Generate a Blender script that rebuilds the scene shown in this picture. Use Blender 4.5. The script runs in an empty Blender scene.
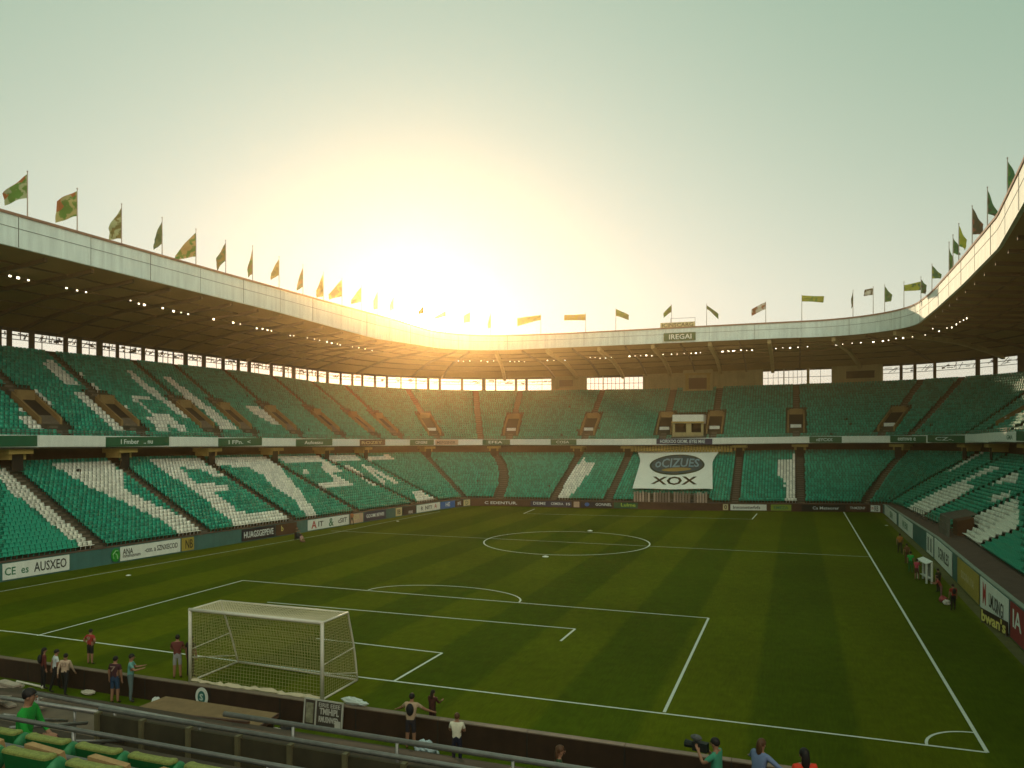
import bpy, bmesh, math, random
import numpy as np
from mathutils import Vector, Matrix
random.seed(7)
C = bpy.context.scene.collection
sc = bpy.context.scene
R = math.radians

# ------------------------------------------------------------------ camera
cam = bpy.data.cameras.new('camera')
cam.sensor_width = 36.0
cam.lens = 773.27 / 1024 * 36.0
cam.shift_y = 48.1 / 1024
cam.clip_start = 0.1
cam.clip_end = 4000
co = bpy.data.objects.new('camera', cam)
C.objects.link(co)
YAW = 0.352
CAMP = Vector((24.08, -33.956, 12.228))
co.location = CAMP
co.rotation_euler = (R(90), 0, YAW)
sc.camera = co
RIGHT = Vector((math.cos(YAW), math.sin(YAW), 0))
FWD = Vector((-math.sin(YAW), math.cos(YAW), 0))

# ------------------------------------------------------------------ sky, sun, exposure
SUN_EL = R(8.55)
SUN_AZ = YAW + math.atan(94 / 773.0)            # to the left of +Y
SUND = Vector((-math.sin(SUN_AZ) * math.cos(SUN_EL), math.cos(SUN_AZ) * math.cos(SUN_EL), math.sin(SUN_EL)))
w = bpy.data.worlds.new('World')
sc.world = w
w.use_nodes = True
nt = w.node_tree
nt.nodes.clear()
N = nt.nodes.new
L = nt.links.new
out = N('ShaderNodeOutputWorld')
sky = N('ShaderNodeTexSky')
sky.sky_type = 'NISHITA'
sky.sun_disc = False
sky.sun_elevation = SUN_EL
sky.sun_rotation = -SUN_AZ
sky.air_density = 1.0
sky.dust_density = 2.5
sky.ozone_density = 0.6
tint = N('ShaderNodeMix')
tint.data_type = 'RGBA'
tint.blend_type = 'MULTIPLY'
tint.inputs['Factor'].default_value = 1.0
tint.inputs['B'].default_value = (0.05, 0.055, 0.07, 1)
L(sky.outputs[0], tint.inputs['A'])
bg = N('ShaderNodeBackground')
bg.inputs['Strength'].default_value = 0.05
L(tint.outputs['Result'], bg.inputs['Color'])
tc = N('ShaderNodeTexCoord')
dot = N('ShaderNodeVectorMath')
dot.operation = 'DOT_PRODUCT'
dot.inputs[1].default_value = SUND
nrm = N('ShaderNodeVectorMath')
nrm.operation = 'NORMALIZE'
L(tc.outputs['Generated'], nrm.inputs[0])
L(nrm.outputs[0], dot.inputs[0])
mx = N('ShaderNodeMath')
mx.operation = 'MAXIMUM'
mx.inputs[1].default_value = 0.0
L(dot.outputs['Value'], mx.inputs[0])
acc = bg
# even pale green light of a thin high haze, then the bright air round a low sun and the disc itself
for power, col, st in ((0.0, (0.57, 1.0, 0.71), 0.41), (8.0, (0.90, 0.72, 0.70), 0.40), (1500.0, (1.0, 0.86, 0.62), 1.2), (6000.0, (1.0, 0.84, 0.55), 7.0), (90000.0, (1.0, 0.86, 0.6), 120.0)):
    p = N('ShaderNodeMath')
    p.operation = 'POWER'
    p.inputs[1].default_value = power
    L(mx.outputs[0], p.inputs[0])
    m = N('ShaderNodeMath')
    m.operation = 'MULTIPLY'
    m.inputs[1].default_value = st
    L(p.outputs[0], m.inputs[0])
    b = N('ShaderNodeBackground')
    b.inputs['Color'].default_value = col + (1,)
    L(m.outputs[0], b.inputs['Strength'])
    a = N('ShaderNodeAddShader')
    L(acc.outputs[0], a.inputs[0])
    L(b.outputs[0], a.inputs[1])
    acc = a
# the paler band of sky towards the horizon
sep = N('ShaderNodeSeparateXYZ')
L(nrm.outputs[0], sep.inputs[0])
zc_ = N('ShaderNodeMath')
zc_.operation = 'MAXIMUM'
zc_.inputs[1].default_value = 0.0
L(sep.outputs[2], zc_.inputs[0])
inv_ = N('ShaderNodeMath')
inv_.operation = 'SUBTRACT'
inv_.inputs[0].default_value = 1.0
L(zc_.outputs[0], inv_.inputs[1])
pw_ = N('ShaderNodeMath')
pw_.operation = 'POWER'
pw_.inputs[1].default_value = 4.0
L(inv_.outputs[0], pw_.inputs[0])
b = N('ShaderNodeBackground')
b.inputs['Color'].default_value = (0.74, 0.55, 0.55, 1)
L(pw_.outputs[0], b.inputs['Strength'])
a = N('ShaderNodeAddShader')
L(acc.outputs[0], a.inputs[0])
L(b.outputs[0], a.inputs[1])
acc = a
# added fill glow in the unseen sky behind the viewer, brightening the stands
dot2 = N('ShaderNodeVectorMath')
dot2.operation = 'DOT_PRODUCT'
dot2.inputs[1].default_value = Vector((0.62, -0.68, 0.55)).normalized()
L(nrm.outputs[0], dot2.inputs[0])
mx2 = N('ShaderNodeMath')
mx2.operation = 'MAXIMUM'
mx2.inputs[1].default_value = 0.0
L(dot2.outputs['Value'], mx2.inputs[0])
p = N('ShaderNodeMath')
p.operation = 'POWER'
p.inputs[1].default_value = 3.0
L(mx2.outputs[0], p.inputs[0])
m = N('ShaderNodeMath')
m.operation = 'MULTIPLY'
m.inputs[1].default_value = 1.5
L(p.outputs[0], m.inputs[0])
b = N('ShaderNodeBackground')
b.inputs['Color'].default_value = (1.0, 0.98, 0.82, 1)
L(m.outputs[0], b.inputs['Strength'])
a = N('ShaderNodeAddShader')
L(acc.outputs[0], a.inputs[0])
L(b.outputs[0], a.inputs[1])
L(a.outputs[0], out.inputs['Surface'])

sun = bpy.data.lights.new('sun', 'SUN')
sun.energy = 3.0
sun.angle = R(0.6)
sun.color = (1.0, 0.74, 0.46)
so = bpy.data.objects.new('sun', sun)
C.objects.link(so)
so.rotation_euler = (-SUND).to_track_quat('-Z', 'Y').to_euler()
so.location = (0, 0, 80)

sc.view_settings.view_transform = 'Standard'
sc.view_settings.look = 'None'
sc.view_settings.exposure = 0.0
sc.view_settings.gamma = 1.0
sc.view_settings.use_curve_mapping = False
sc.render.engine = 'CYCLES'
sc.cycles.use_denoising = True
sc.cycles.max_bounces = 6
sc.cycles.diffuse_bounces = 3
sc.cycles.volume_bounces = 0
sc.cycles.use_adaptive_sampling = True

# ------------------------------------------------------------------ materials
_m = {}
def mat(name, col, rough=0.7, var=0.0, scale=1.0, metal=0.0, island=0.0, bump=0.0, trans=0.0, emit=None, spec=0.3, streak=0.0):
    """Principled material; var = noise in the colour, island = per-piece difference, streak = vertical dirt runs"""
    if name in _m:
        return _m[name]
    m = bpy.data.materials.new(name)
    m.use_nodes = True
    t = m.node_tree
    b = t.nodes['Principled BSDF']
    b.inputs['Base Color'].default_value = tuple(col) + (1,)
    b.inputs['Roughness'].default_value = rough
    b.inputs['Metallic'].default_value = metal
    b.inputs['Specular IOR Level'].default_value = spec
    last = None
    def mulby(valsock, lo, hi):
        nonlocal last
        mr = t.nodes.new('ShaderNodeMapRange')
        mr.inputs['From Min'].default_value = 0.25 if lo is not None else 0
        mr.inputs['From Max'].default_value = 0.75
        mr.inputs['To Min'].default_value = lo
        mr.inputs['To Max'].default_value = hi
        t.links.new(valsock, mr.inputs['Value'])
        mixn = t.nodes.new('ShaderNodeMix')
        mixn.data_type = 'RGBA'
        mixn.blend_type = 'MULTIPLY'
        mixn.inputs['Factor'].default_value = 1
        if last is None:
            mixn.inputs['A'].default_value = tuple(col) + (1,)
        else:
            t.links.new(last, mixn.inputs['A'])
        t.links.new(mr.outputs[0], mixn.inputs['B'])
        last = mixn.outputs['Result']
    if var:
        tcn = t.nodes.new('ShaderNodeTexCoord')
        nz = t.nodes.new('ShaderNodeTexNoise')
        nz.inputs['Scale'].default_value = scale
        nz.inputs['Detail'].default_value = 6
        nz.inputs['Roughness'].default_value = 0.65
        t.links.new(tcn.outputs['Object'], nz.inputs['Vector'])
        mulby(nz.outputs['Fac'], 1 - var, 1 + var)
        if bump:
            bp = t.nodes.new('ShaderNodeBump')
            bp.inputs['Strength'].default_value = bump
            bp.inputs['Distance'].default_value = 0.02
            t.links.new(nz.outputs['Fac'], bp.inputs['Height'])
            t.links.new(bp.outputs[0], b.inputs['Normal'])
    if streak:
        tcn = t.nodes.new('ShaderNodeTexCoord')
        mp = t.nodes.new('ShaderNodeMapping')
        mp.inputs['Scale'].default_value = (1.3, 1.3, 0.12)
        nz = t.nodes.new('ShaderNodeTexNoise')
        nz.inputs['Scale'].default_value = 1.6
        nz.inputs['Detail'].default_value = 5
        t.links.new(tcn.outputs['Object'], mp.inputs['Vector'])
        t.links.new(mp.outputs[0], nz.inputs['Vector'])
        mulby(nz.outputs['Fac'], 1 - streak, 1 + streak * 0.3)
    if island:
        g = t.nodes.new('ShaderNodeNewGeometry')
        mulby(g.outputs['Random Per Island'], 1 - island, 1 + island)
    if last is not None:
        t.links.new(last, b.inputs['Base Color'])
    if emit:
        b.inputs['Emission Color'].default_value = tuple(col) + (1,)
        b.inputs['Emission Strength'].default_value = emit
    if trans:
        o = t.nodes['Material Output']
        tr = t.nodes.new('ShaderNodeBsdfTranslucent')
        tr.inputs['Color'].default_value = tuple(col) + (1,)
        if last is not None:
            t.links.new(last, tr.inputs['Color'])
        ms = t.nodes.new('ShaderNodeMixShader')
        ms.inputs[0].default_value = trans
        t.links.new(b.outputs[0], ms.inputs[1])
        t.links.new(tr.outputs[0], ms.inputs[2])
        t.links.new(ms.outputs[0], o.inputs['Surface'])
    _m[name] = m
    return m

M = dict(
    terrace=mat('terrace concrete', (0.06, 0.052, 0.034), 0.9, 0.35, 0.9, bump=0.3),
    stair=mat('stair concrete', (0.15, 0.115, 0.078), 0.9, 0.3, 1.5),
    green=mat('green seat plastic', (0.022, 0.31, 0.195), 0.5, island=0.22, spec=0.35),
    white=mat('white seat plastic', (0.80, 0.77, 0.66), 0.55, island=0.12),
    fascia=mat('pale fascia cladding', (0.72, 0.80, 0.74), 0.6, 0.06, 0.6, streak=0.22),
    coping=mat('brown roof coping', (0.22, 0.12, 0.085), 0.7, 0.2, 2),
    seam=mat('dark seam', (0.10, 0.12, 0.11), 0.8),
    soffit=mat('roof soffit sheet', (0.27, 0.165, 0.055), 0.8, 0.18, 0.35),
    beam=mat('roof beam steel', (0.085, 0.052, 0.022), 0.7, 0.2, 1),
    palebeam=mat('pale roof beam', (0.52, 0.38, 0.18), 0.7, 0.2, 1),
    rooftop=mat('roof top sheet', (0.30, 0.30, 0.28), 0.7, 0.1, 0.3),
    ochre=mat('ochre painted concrete', (0.42, 0.28, 0.085), 0.8, 0.2, 0.8),
    cream=mat('cream back wall', (0.46, 0.36, 0.17), 0.8, 0.14, 0.6, streak=0.2),
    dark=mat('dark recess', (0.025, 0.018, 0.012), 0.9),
    brown=mat('brown door', (0.14, 0.065, 0.03), 0.7, 0.2, 2),
    steel=mat('window steel', (0.075, 0.055, 0.035), 0.6, 0.2, 2),
    outer=mat('outer wall', (0.28, 0.24, 0.2), 0.9, 0.2, 0.2),
    ledge=mat('brown ledge', (0.12, 0.075, 0.055), 0.85, 0.25, 1.5),
    teal=mat('teal wall paint', (0.055, 0.155, 0.135), 0.7, 0.15, 0.8, streak=0.2),
    grey=mat('grey railing', (0.16, 0.15, 0.12), 0.5, 0.1, 3, metal=0.3),
    bwhite=mat('white board', (0.76, 0.76, 0.68), 0.6, 0.05, 1.2, streak=0.12),
    bgreen=mat('green board', (0.012, 0.10, 0.045), 0.55, 0.15, 1.2),
    bdark=mat('dark board', (0.02, 0.02, 0.03), 0.5, 0.2, 1.2),
    bnavy=mat('navy board', (0.02, 0.03, 0.075), 0.5, 0.2, 1.2),
    bbrown=mat('brown board', (0.075, 0.035, 0.022), 0.6, 0.25, 1.2),
    byellow=mat('yellow board', (0.38, 0.28, 0.05), 0.6, 0.15, 1.2),
    bred=mat('red board', (0.26, 0.03, 0.03), 0.6, 0.15, 1.2),
    bblue=mat('blue emblem', (0.03, 0.14, 0.40), 0.6),
    bcream=mat('cream board', (0.55, 0.46, 0.24), 0.6, 0.15, 1.2),
    bpink=mat('faded pink board', (0.50, 0.34, 0.24), 0.6, 0.15, 1.2),
    ink=mat('black lettering', (0.012, 0.016, 0.014), 0.6),
    whiteink=mat('white lettering', (0.74, 0.76, 0.70), 0.6),
    greenink=mat('green lettering', (0.02, 0.16, 0.08), 0.6),
    limeink=mat('lime lettering', (0.42, 0.55, 0.05), 0.6),
    yellowink=mat('yellow lettering', (0.72, 0.60, 0.16), 0.6),
    redink=mat('red lettering', (0.45, 0.03, 0.03), 0.6),
    line=mat('pitch line paint', (0.62, 0.64, 0.56), 0.8, 0.14, 6),
    lamp=mat('lit lamp', (1.0, 0.86, 0.62), emit=6.0),
    lampcase=mat('lamp housing', (0.10, 0.08, 0.06), 0.6),
    pole=mat('flag pole', (0.30, 0.26, 0.22), 0.5, metal=0.4),
    goalwhite=mat('goal white paint', (0.62, 0.56, 0.46), 0.45, 0.08, 3),
    net=mat('goal net cord', (0.36, 0.30, 0.13), 0.8), netpale=mat('pale net cord', (0.60, 0.50, 0.34), 0.8), vom=mat('stair mouth concrete', (0.27, 0.17, 0.065), 0.8, 0.25, 0.8),
    rail=mat('worn steel rail', (0.26, 0.24, 0.22), 0.36, 0.25, 6, metal=0.5),
    wall=mat('dark brown boarding', (0.035, 0.017, 0.009), 0.75, 0.35, 1.3, streak=0.3),
    cap=mat('wall cap', (0.17, 0.12, 0.085), 0.5, 0.25, 3),
    tan=mat('tan felt roof', (0.20, 0.125, 0.06), 0.9, 0.25, 1.8, bump=0.3),
    parapet=mat('dark olive panel', (0.05, 0.04, 0.02), 0.8, 0.3, 1.6, streak=0.3),
    step=mat('near step concrete', (0.055, 0.04, 0.026), 0.9, 0.35, 1.6, bump=0.35),
    seatnear=mat('near seat green', (0.008, 0.115, 0.028), 0.42, 0.22, 9),
    seattop=mat('sunlit seat edge tint', (0.20, 0.215, 0.05), 0.7, 0.5, 26),  # yellowish colour stands in for sunlight on the backrest tops
    seatpad=mat('tan seat pad', (0.36, 0.21, 0.09), 0.8, 0.25, 12),
    skin=mat('skin', (0.30, 0.145, 0.085), 0.6),
    skindark=mat('dark skin', (0.12, 0.058, 0.035), 0.6),
    hair=mat('dark hair', (0.012, 0.008, 0.007), 0.6),
    hairbrown=mat('brown hair', (0.085, 0.035, 0.014), 0.6),
)

def turf(name, stripes):
    m = bpy.data.materials.new(name)
    m.use_nodes = True
    t = m.node_tree
    b = t.nodes['Principled BSDF']
    b.inputs['Roughness'].default_value = 0.85
    b.inputs['Specular IOR Level'].default_value = 0.04
    tcn = t.nodes.new('ShaderNodeTexCoord')
    def noise(scale, detail, vec=None):
        n = t.nodes.new('ShaderNodeTexNoise')
        n.inputs['Scale'].default_value = scale
        n.inputs['Detail'].default_value = detail
        t.links.new(vec or tcn.outputs['Object'], n.inputs['Vector'])
        return n.outputs['Fac']
    def mix(f, a, bcol, mode='MIX'):
        n = t.nodes.new('ShaderNodeMix')
        n.data_type = 'RGBA'
        n.blend_type = mode
        if isinstance(f, float):
            n.inputs['Factor'].default_value = f
        else:
            t.links.new(f, n.inputs['Factor'])
        for k, v in (('A', a), ('B', bcol)):
            if isinstance(v, tuple):
                n.inputs[k].default_value = v + (1,)
            else:
                t.links.new(v, n.inputs[k])
        return n.outputs['Result']
    def ramp(val, a, c, lo, hi):
        n = t.nodes.new('ShaderNodeMapRange')
        n.inputs['From Min'].default_value = a
        n.inputs['From Max'].default_value = c
        n.inputs['To Min'].default_value = lo
        n.inputs['To Max'].default_value = hi
        t.links.new(val, n.inputs['Value'])
        return n.outputs[0]
    col = (0.055, 0.085, 0.003)
    if stripes:
        sp = t.nodes.new('ShaderNodeSeparateXYZ')
        t.links.new(tcn.outputs['Object'], sp.inputs[0])
        wob = noise(0.6, 2)
        ad = t.nodes.new('ShaderNodeMath')
        ad.operation = 'MULTIPLY_ADD'
        ad.inputs[1].default_value = 0.35
        t.links.new(wob, ad.inputs[0])
        t.links.new(sp.outputs[0], ad.inputs[2])
        sn = t.nodes.new('ShaderNodeMath')
        sn.operation = 'SUBTRACT'
        sn.inputs[1].default_value = 22.45
        t.links.new(ad.outputs[0], sn.inputs[0])
        ml = t.nodes.new('ShaderNodeMath')
        ml.operation = 'MULTIPLY'
        ml.inputs[1].default_value = math.pi / 4.25
        t.links.new(sn.outputs[0], ml.inputs[0])
        si = t.nodes.new('ShaderNodeMath')
        si.operation = 'SINE'
        t.links.new(ml.outputs[0], si.inputs[0])
        col = mix(ramp(si.outputs[0], -0.12, 0.12, 0.0, 1.0), (0.082, 0.100, 0.0025), (0.054, 0.078, 0.0022))
    n1 = ramp(noise(0.09, 4), 0.3, 0.7, 0.86, 1.16)
    n2 = ramp(noise(1.4, 6), 0.25, 0.75, 0.84, 1.16)
    n3 = ramp(noise(26.0, 3), 0.2, 0.8, 0.6, 1.4)
    mp = t.nodes.new('ShaderNodeMapping')
    mp.inputs['Scale'].default_value = (9.0, 1.1, 1.0)
    t.links.new(tcn.outputs['Object'], mp.inputs['Vector'])
    n4 = ramp(noise(1.0, 5, mp.outputs[0]), 0.3, 0.7, 0.86, 1.14)
    c = mix(1.0, col, n4, 'MULTIPLY')
    c = mix(1.0, c, n1, 'MULTIPLY')
    c = mix(1.0, c, n2, 'MULTIPLY')
    c = mix(1.0, c, n3, 'MULTIPLY')
    t.links.new(c, b.inputs['Base Color'])
    bp = t.nodes.new('ShaderNodeBump')
    bp.inputs['Strength'].default_value = 0.35
    bp.inputs['Distance'].default_value = 0.03
    t.links.new(noise(30.0, 3), bp.inputs['Height'])
    t.links.new(bp.outputs[0], b.inputs['Normal'])
    return m
M['pitch'] = turf('mown turf', True)
M['verge'] = turf('verge turf', False)

# ------------------------------------------------------------------ mesh helpers
class MB:
    """collects polygons for ONE mesh; each polygon has a material slot"""
    def __init__(self):
        self.v = []
        self.f = []
        self.mi = []
    def add(self, vs, fs, mi=0):
        o = len(self.v)
        self.v.extend([tuple(p) for p in vs])
        for f in fs:
            self.f.append(tuple(o + i for i in f))
            self.mi.append(mi)
    def hexa(self, p, mi=0):
        """eight corners: bottom ring 0-3 then top ring 4-7"""
        self.add(p, [(0, 3, 2, 1), (4, 5, 6, 7), (0, 1, 5, 4), (1, 2, 6, 5), (2, 3, 7, 6), (3, 0, 4, 7)], mi)
    def box(self, c, s, mi=0, rz=0.0):
        cx, cy, cz = c
        hx, hy, hz = s[0] / 2, s[1] / 2, s[2] / 2
        k, q = math.cos(rz), math.sin(rz)
        P = []
        for z in (-hz, hz):
            for x, y in ((-hx, -hy), (hx, -hy), (hx, hy), (-hx, hy)):
                P.append((cx + x * k - y * q, cy + x * q + y * k, cz + z))
        self.hexa(P, mi)
    def bar(self, a, b, wd, ht=None, mi=0):
        """rectangular bar from a to b"""
        a, b = Vector(a), Vector(b)
        ht = ht or wd
        d = (b - a).normalized()
        u = d.cross(Vector((0, 0, 1)))
        if u.length < 1e-3:
            u = Vector((1, 0, 0))
        u.normalize()
        v = u.cross(d)
        P = []
        for c in (a, b):
            P += [c - u * wd / 2 - v * ht / 2, c + u * wd / 2 - v * ht / 2, c + u * wd / 2 + v * ht / 2, c - u * wd / 2 + v * ht / 2]
        self.hexa(P, mi)
    def tube(self, pts, r, n=6, mi=0, cap=True):
        pts = [Vector(p) for p in pts]
        rings = []
        for i, p in enumerate(pts):
            d = (pts[min(i + 1, len(pts) - 1)] - pts[max(i - 1, 0)]).normalized()
            u = d.cross(Vector((0, 0, 1)))
            if u.length < 1e-3:
                u = Vector((1, 0, 0))
            u.normalize()
            v = u.cross(d)
            rr = r[i] if isinstance(r, (list, tuple)) else r
            rings.append([p + (u * math.cos(2 * math.pi * k / n) + v * math.sin(2 * math.pi * k / n)) * rr for k in range(n)])
        vs = [q for g in rings for q in g]
        fs = []
        for i in range(len(pts) - 1):
            for k in range(n):
                fs.append((i * n + k, i * n + (k + 1) % n, (i + 1) * n + (k + 1) % n, (i + 1) * n + k))
        if cap:
            fs.append(tuple(range(n - 1, -1, -1)))
            fs.append(tuple((len(pts) - 1) * n + k for k in range(n)))
        self.add(vs, fs, mi)
    def ball(self, c, r, n=8, m=6, mi=0):
        rx, ry, rz = r if isinstance(r, (tuple, list)) else (r, r, r)
        vs = [(c[0], c[1], c[2] + rz)]
        for i in range(1, m):
            t = math.pi * i / m
            for k in range(n):
                a = 2 * math.pi * k / n
                vs.append((c[0] + rx * math.sin(t) * math.cos(a), c[1] + ry * math.sin(t) * math.sin(a), c[2] + rz * math.cos(t)))
        vs.append((c[0], c[1], c[2] - rz))
        fs = [(0, 1 + k, 1 + (k + 1) % n) for k in range(n)]
        for i in range(m - 2):
            for k in range(n):
                fs.append((1 + i * n + k, 1 + (i + 1) * n + k, 1 + (i + 1) * n + (k + 1) % n, 1 + i * n + (k + 1) % n))
        e = len(vs) - 1
        fs += [(e, 1 + (m - 2) * n + (k + 1) % n, 1 + (m - 2) * n + k) for k in range(n)]
        self.add(vs, fs, mi)
    def strip(self, rows, mi=0):
        """quads between successive rows of points (a sheet)"""
        n = len(rows[0])
        vs = [p for r in rows for p in r]
        fs = []
        for i in range(len(rows) - 1):
            for k in range(n - 1):
                fs.append((i * n + k, i * n + k + 1, (i + 1) * n + k + 1, (i + 1) * n + k))
        self.add(vs, fs, mi)
    def sweep(self, secs, mi=0, cap=True):
        """closed section loops swept along a path (solid)"""
        n = len(secs[0])
        vs = [p for r in secs for p in r]
        fs = []
        for i in range(len(secs) - 1):
            for k in range(n):
                fs.append((i * n + k, i * n + (k + 1) % n, (i + 1) * n + (k + 1) % n, (i + 1) * n + k))
        if cap:
            fs.append(tuple(range(n)))
            fs.append(tuple((len(secs) - 1) * n + k for k in range(n - 1, -1, -1)))
        self.add(vs, fs, mi)
    def build(self, name, mats, parent=None, smooth=False, loc=None, fix=True):
        me = bpy.data.meshes.new(name)
        me.from_pydata(self.v, [], self.f)
        for m in (mats if isinstance(mats, (list, tuple)) else [mats]):
            me.materials.append(m)
        me.polygons.foreach_set('material_index', self.mi)
        if smooth:
            me.polygons.foreach_set('use_smooth', [True] * len(self.f))
        me.update()
        if fix and len(self.f) < 40000:
            b = bmesh.new()
            b.from_mesh(me)
            bmesh.ops.recalc_face_normals(b, faces=b.faces)
            b.to_mesh(me)
            b.free()
        o = bpy.data.objects.new(name, me)
        C.objects.link(o)
        if parent is not None:
            o.parent = parent
        if loc is not None:
            o.location = loc
        return o

def tag(o, label=None, cat=None, group=None, kind=None):
    if label: o['label'] = label
    if cat: o['category'] = cat
    if group: o['group'] = group
    if kind: o['kind'] = kind
    return o
def empty(name, loc=(0, 0, 0), rz=0.0):
    o = bpy.data.objects.new(name, None)
    o.empty_display_size = 0.3
    C.objects.link(o)
    o.location = loc
    o.rotation_euler = (0, 0, rz)
    return o
def text_mesh(txt, w_, h_, m, name, parent, loc=(0, 0, 0), bold=0.012, squash=True):
    """flat lettering standing in the local XZ plane, facing -Y, centred on loc, thin solid"""
    cu = bpy.data.curves.new(name, 'FONT')
    cu.body = txt
    cu.align_x = 'CENTER'
    cu.offset = bold
    cu.extrude = 0.004
    cu.resolution_u = 2
    tmp = bpy.data.objects.new(name, cu)
    me = bpy.data.meshes.new_from_object(tmp)
    bpy.data.objects.remove(tmp)
    n = len(me.vertices)
    a = np.zeros(n * 3)
    me.vertices.foreach_get('co', a)
    a = a.reshape(-1, 3)
    lo, hi = a.min(0), a.max(0)
    kx = w_ / (hi[0] - lo[0])
    kz = h_ / (hi[1] - lo[1])
    b = np.zeros_like(a)
    b[:, 0] = (a[:, 0] - (lo[0] + hi[0]) / 2) * kx
    b[:, 2] = (a[:, 1] - (lo[1] + hi[1]) / 2) * kz
    b[:, 1] = -a[:, 2]
    me.vertices.foreach_set('co', b.ravel())
    me.materials.clear()
    me.materials.append(m)
    me.update()
    o = bpy.data.objects.new(name, me)
    C.objects.link(o)
    o.parent = parent
    o.location = loc
    return o
ORD = ['zeroth', 'first', 'second', 'third', 'fourth', 'fifth', 'sixth', 'seventh', 'eighth', 'ninth', 'tenth', 'eleventh', 'twelfth', 'thirteenth', 'fourteenth', 'fifteenth', 'sixteenth', 'seventeenth', 'eighteenth', 'nineteenth', 'twentieth', 'twenty-first', 'twenty-second', 'twenty-third', 'twenty-fourth', 'twenty-fifth', 'twenty-sixth', 'twenty-seventh', 'twenty-eighth', 'twenty-ninth', 'thirtieth', 'thirty-first', 'thirty-second', 'thirty-third', 'thirty-fourth', 'thirty-fifth', 'thirty-sixth', 'thirty-seventh', 'thirty-eighth', 'thirty-ninth', 'fortieth']

# ------------------------------------------------------------------ plan of the bowl: every level is a line round the pitch
R1c,R2c=12.0,14.0
XL,YF,XR,Y0=-36.0,98.0,39.8,-25.0
S1=YF-R1c-Y0; S2=S1+R1c*math.pi/2; S3=S2+(XR-R2c)-(XL+R1c); S4=S3+R2c*math.pi/2; S5=S4+(YF-R2c)-Y0
def base(s):
    """plan point and outward normal of the roof-edge line at arc length s"""
    if s<=S1: return (XL,Y0+s),(-1.0,0.0)
    if s<=S2:
        a=math.pi-(s-S1)/R1c; n=(math.cos(a),math.sin(a)); return (XL+R1c+R1c*n[0],YF-R1c+R1c*n[1]),n
    if s<=S3: return (XL+R1c+s-S2,YF),(0.0,1.0)
    if s<=S4:
        a=math.pi/2-(s-S3)/R2c; n=(math.cos(a),math.sin(a)); return (XR-R2c+R2c*n[0],YF-R2c+R2c*n[1]),n
    return (XR,YF-R2c-(s-S4)),(1.0,0.0)
FC=[(0,-38.6,-25),(36,-36.7,11),(61,-33.5,36),(75,-31.7,50),(100,-28.5,76),(111,-27.6,80.5),(120.5,-26.6,84.0),(130,-22.5,85.4),(141,-12,86.2),(162,10,89.2),(176,24,92.8),(188,34.5,95.6),(194,36.4,95.2),(202,36.5,91),(209,36.5,84),(244,36.6,49),(263,36.2,30),(279,36,14),(318,36,-25)]
FS=np.array([a[0] for a in FC]);FX=np.array([a[1] for a in FC]);FY=np.array([a[2] for a in FC])
def lerp(s,tab): return float(np.interp(s,[a[0] for a in tab],[a[1] for a in tab]))
def front(s): return float(np.interp(s,FS,FX)),float(np.interp(s,FS,FY))
def fnorm(s):
    a=front(s-1.5); b=front(s+1.5); dx,dy=b[0]-a[0],b[1]-a[1]; l=math.hypot(dx,dy); return -dy/l,dx/l
ZB=[(0,1.6),(75,1.5),(110,1.25),(130,1.1),(190,1.15),(205,1.6),(245,2.2),(318,2.5)]       # board top
S0O=[(0,.45),(110,.45),(190,.5),(205,1.5),(245,2.4),(318,2.4)]                             # seat front, behind the boards
S0Z=[(0,1.75),(110,1.4),(130,1.2),(190,1.3),(205,1.7),(245,2.35),(318,2.6)]
KD=[(0,9),(318,9)]; KZ=[(0,9.3),(60,9.1),(95,8.5),(125,7.9),(150,8.1),(180,8.9),(205,9.2),(318,9.6)]
UD=6.3
UZ=[(0,12.15),(40,12.0),(64,11.65),(92,11.2),(120,10.85),(150,11.0),(185,11.6),(215,12.2),(240,12.5),(318,12.6)]  # balcony top
U1D=21.0; U1Z=[(0,21.2),(90,21.5),(125,20.7),(150,20.5),(185,21.0),(318,21.3)]
WD=21.2; WZ=[(0,23.7),(90,23.5),(150,23.4),(185,24.0),(318,24.2)]
RTZ=[(0,29.6),(60,29.8),(100,30.1),(115,29.9),(140,29.7),(170,29.9),(200,30.0),(210,29.6),(318,29.6)]; RBZ=[(0,27.2),(40,27.1),(70,27.0),(95,26.5),(110,27.1),(125,27.2),(150,27.3),(175,27.4),(200,27.2),(230,27.0),(318,27.0)]
RD=[(0,-2.2),(36,-1.1),(60,-.5),(85,0),(215,.2),(232,0),(248,-.4),(262,-1.9),(274,-3.8),(318,-8)]
def off(s,d,z):
    p,n=base(s); return np.array((p[0]+n[0]*d,p[1]+n[1]*d,z))
def seat0(s):
    p=front(s); n=fnorm(s); d=lerp(s,S0O); return np.array((p[0]+n[0]*d,p[1]+n[1]*d,lerp(s,S0Z)))
def low(s,v): return seat0(s)*(1-v)+off(s,lerp(s,KD),lerp(s,KZ))*v
def upp(s,v): return off(s,UD,lerp(s,UZ)-.55)*(1-v)+off(s,U1D,lerp(s,U1Z))*v
RP=[(0.0,0.0),(.12,.1),(.55,.3),(.8,.6),(1.0,1.0)]
def roof(s,v):
    d=lerp(s,RD)*(1-v)+v*21.6; k=lerp(v,RP); return off(s,d,lerp(s,RBZ)*(1-k)+(lerp(s,WZ)+.05)*k)

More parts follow.
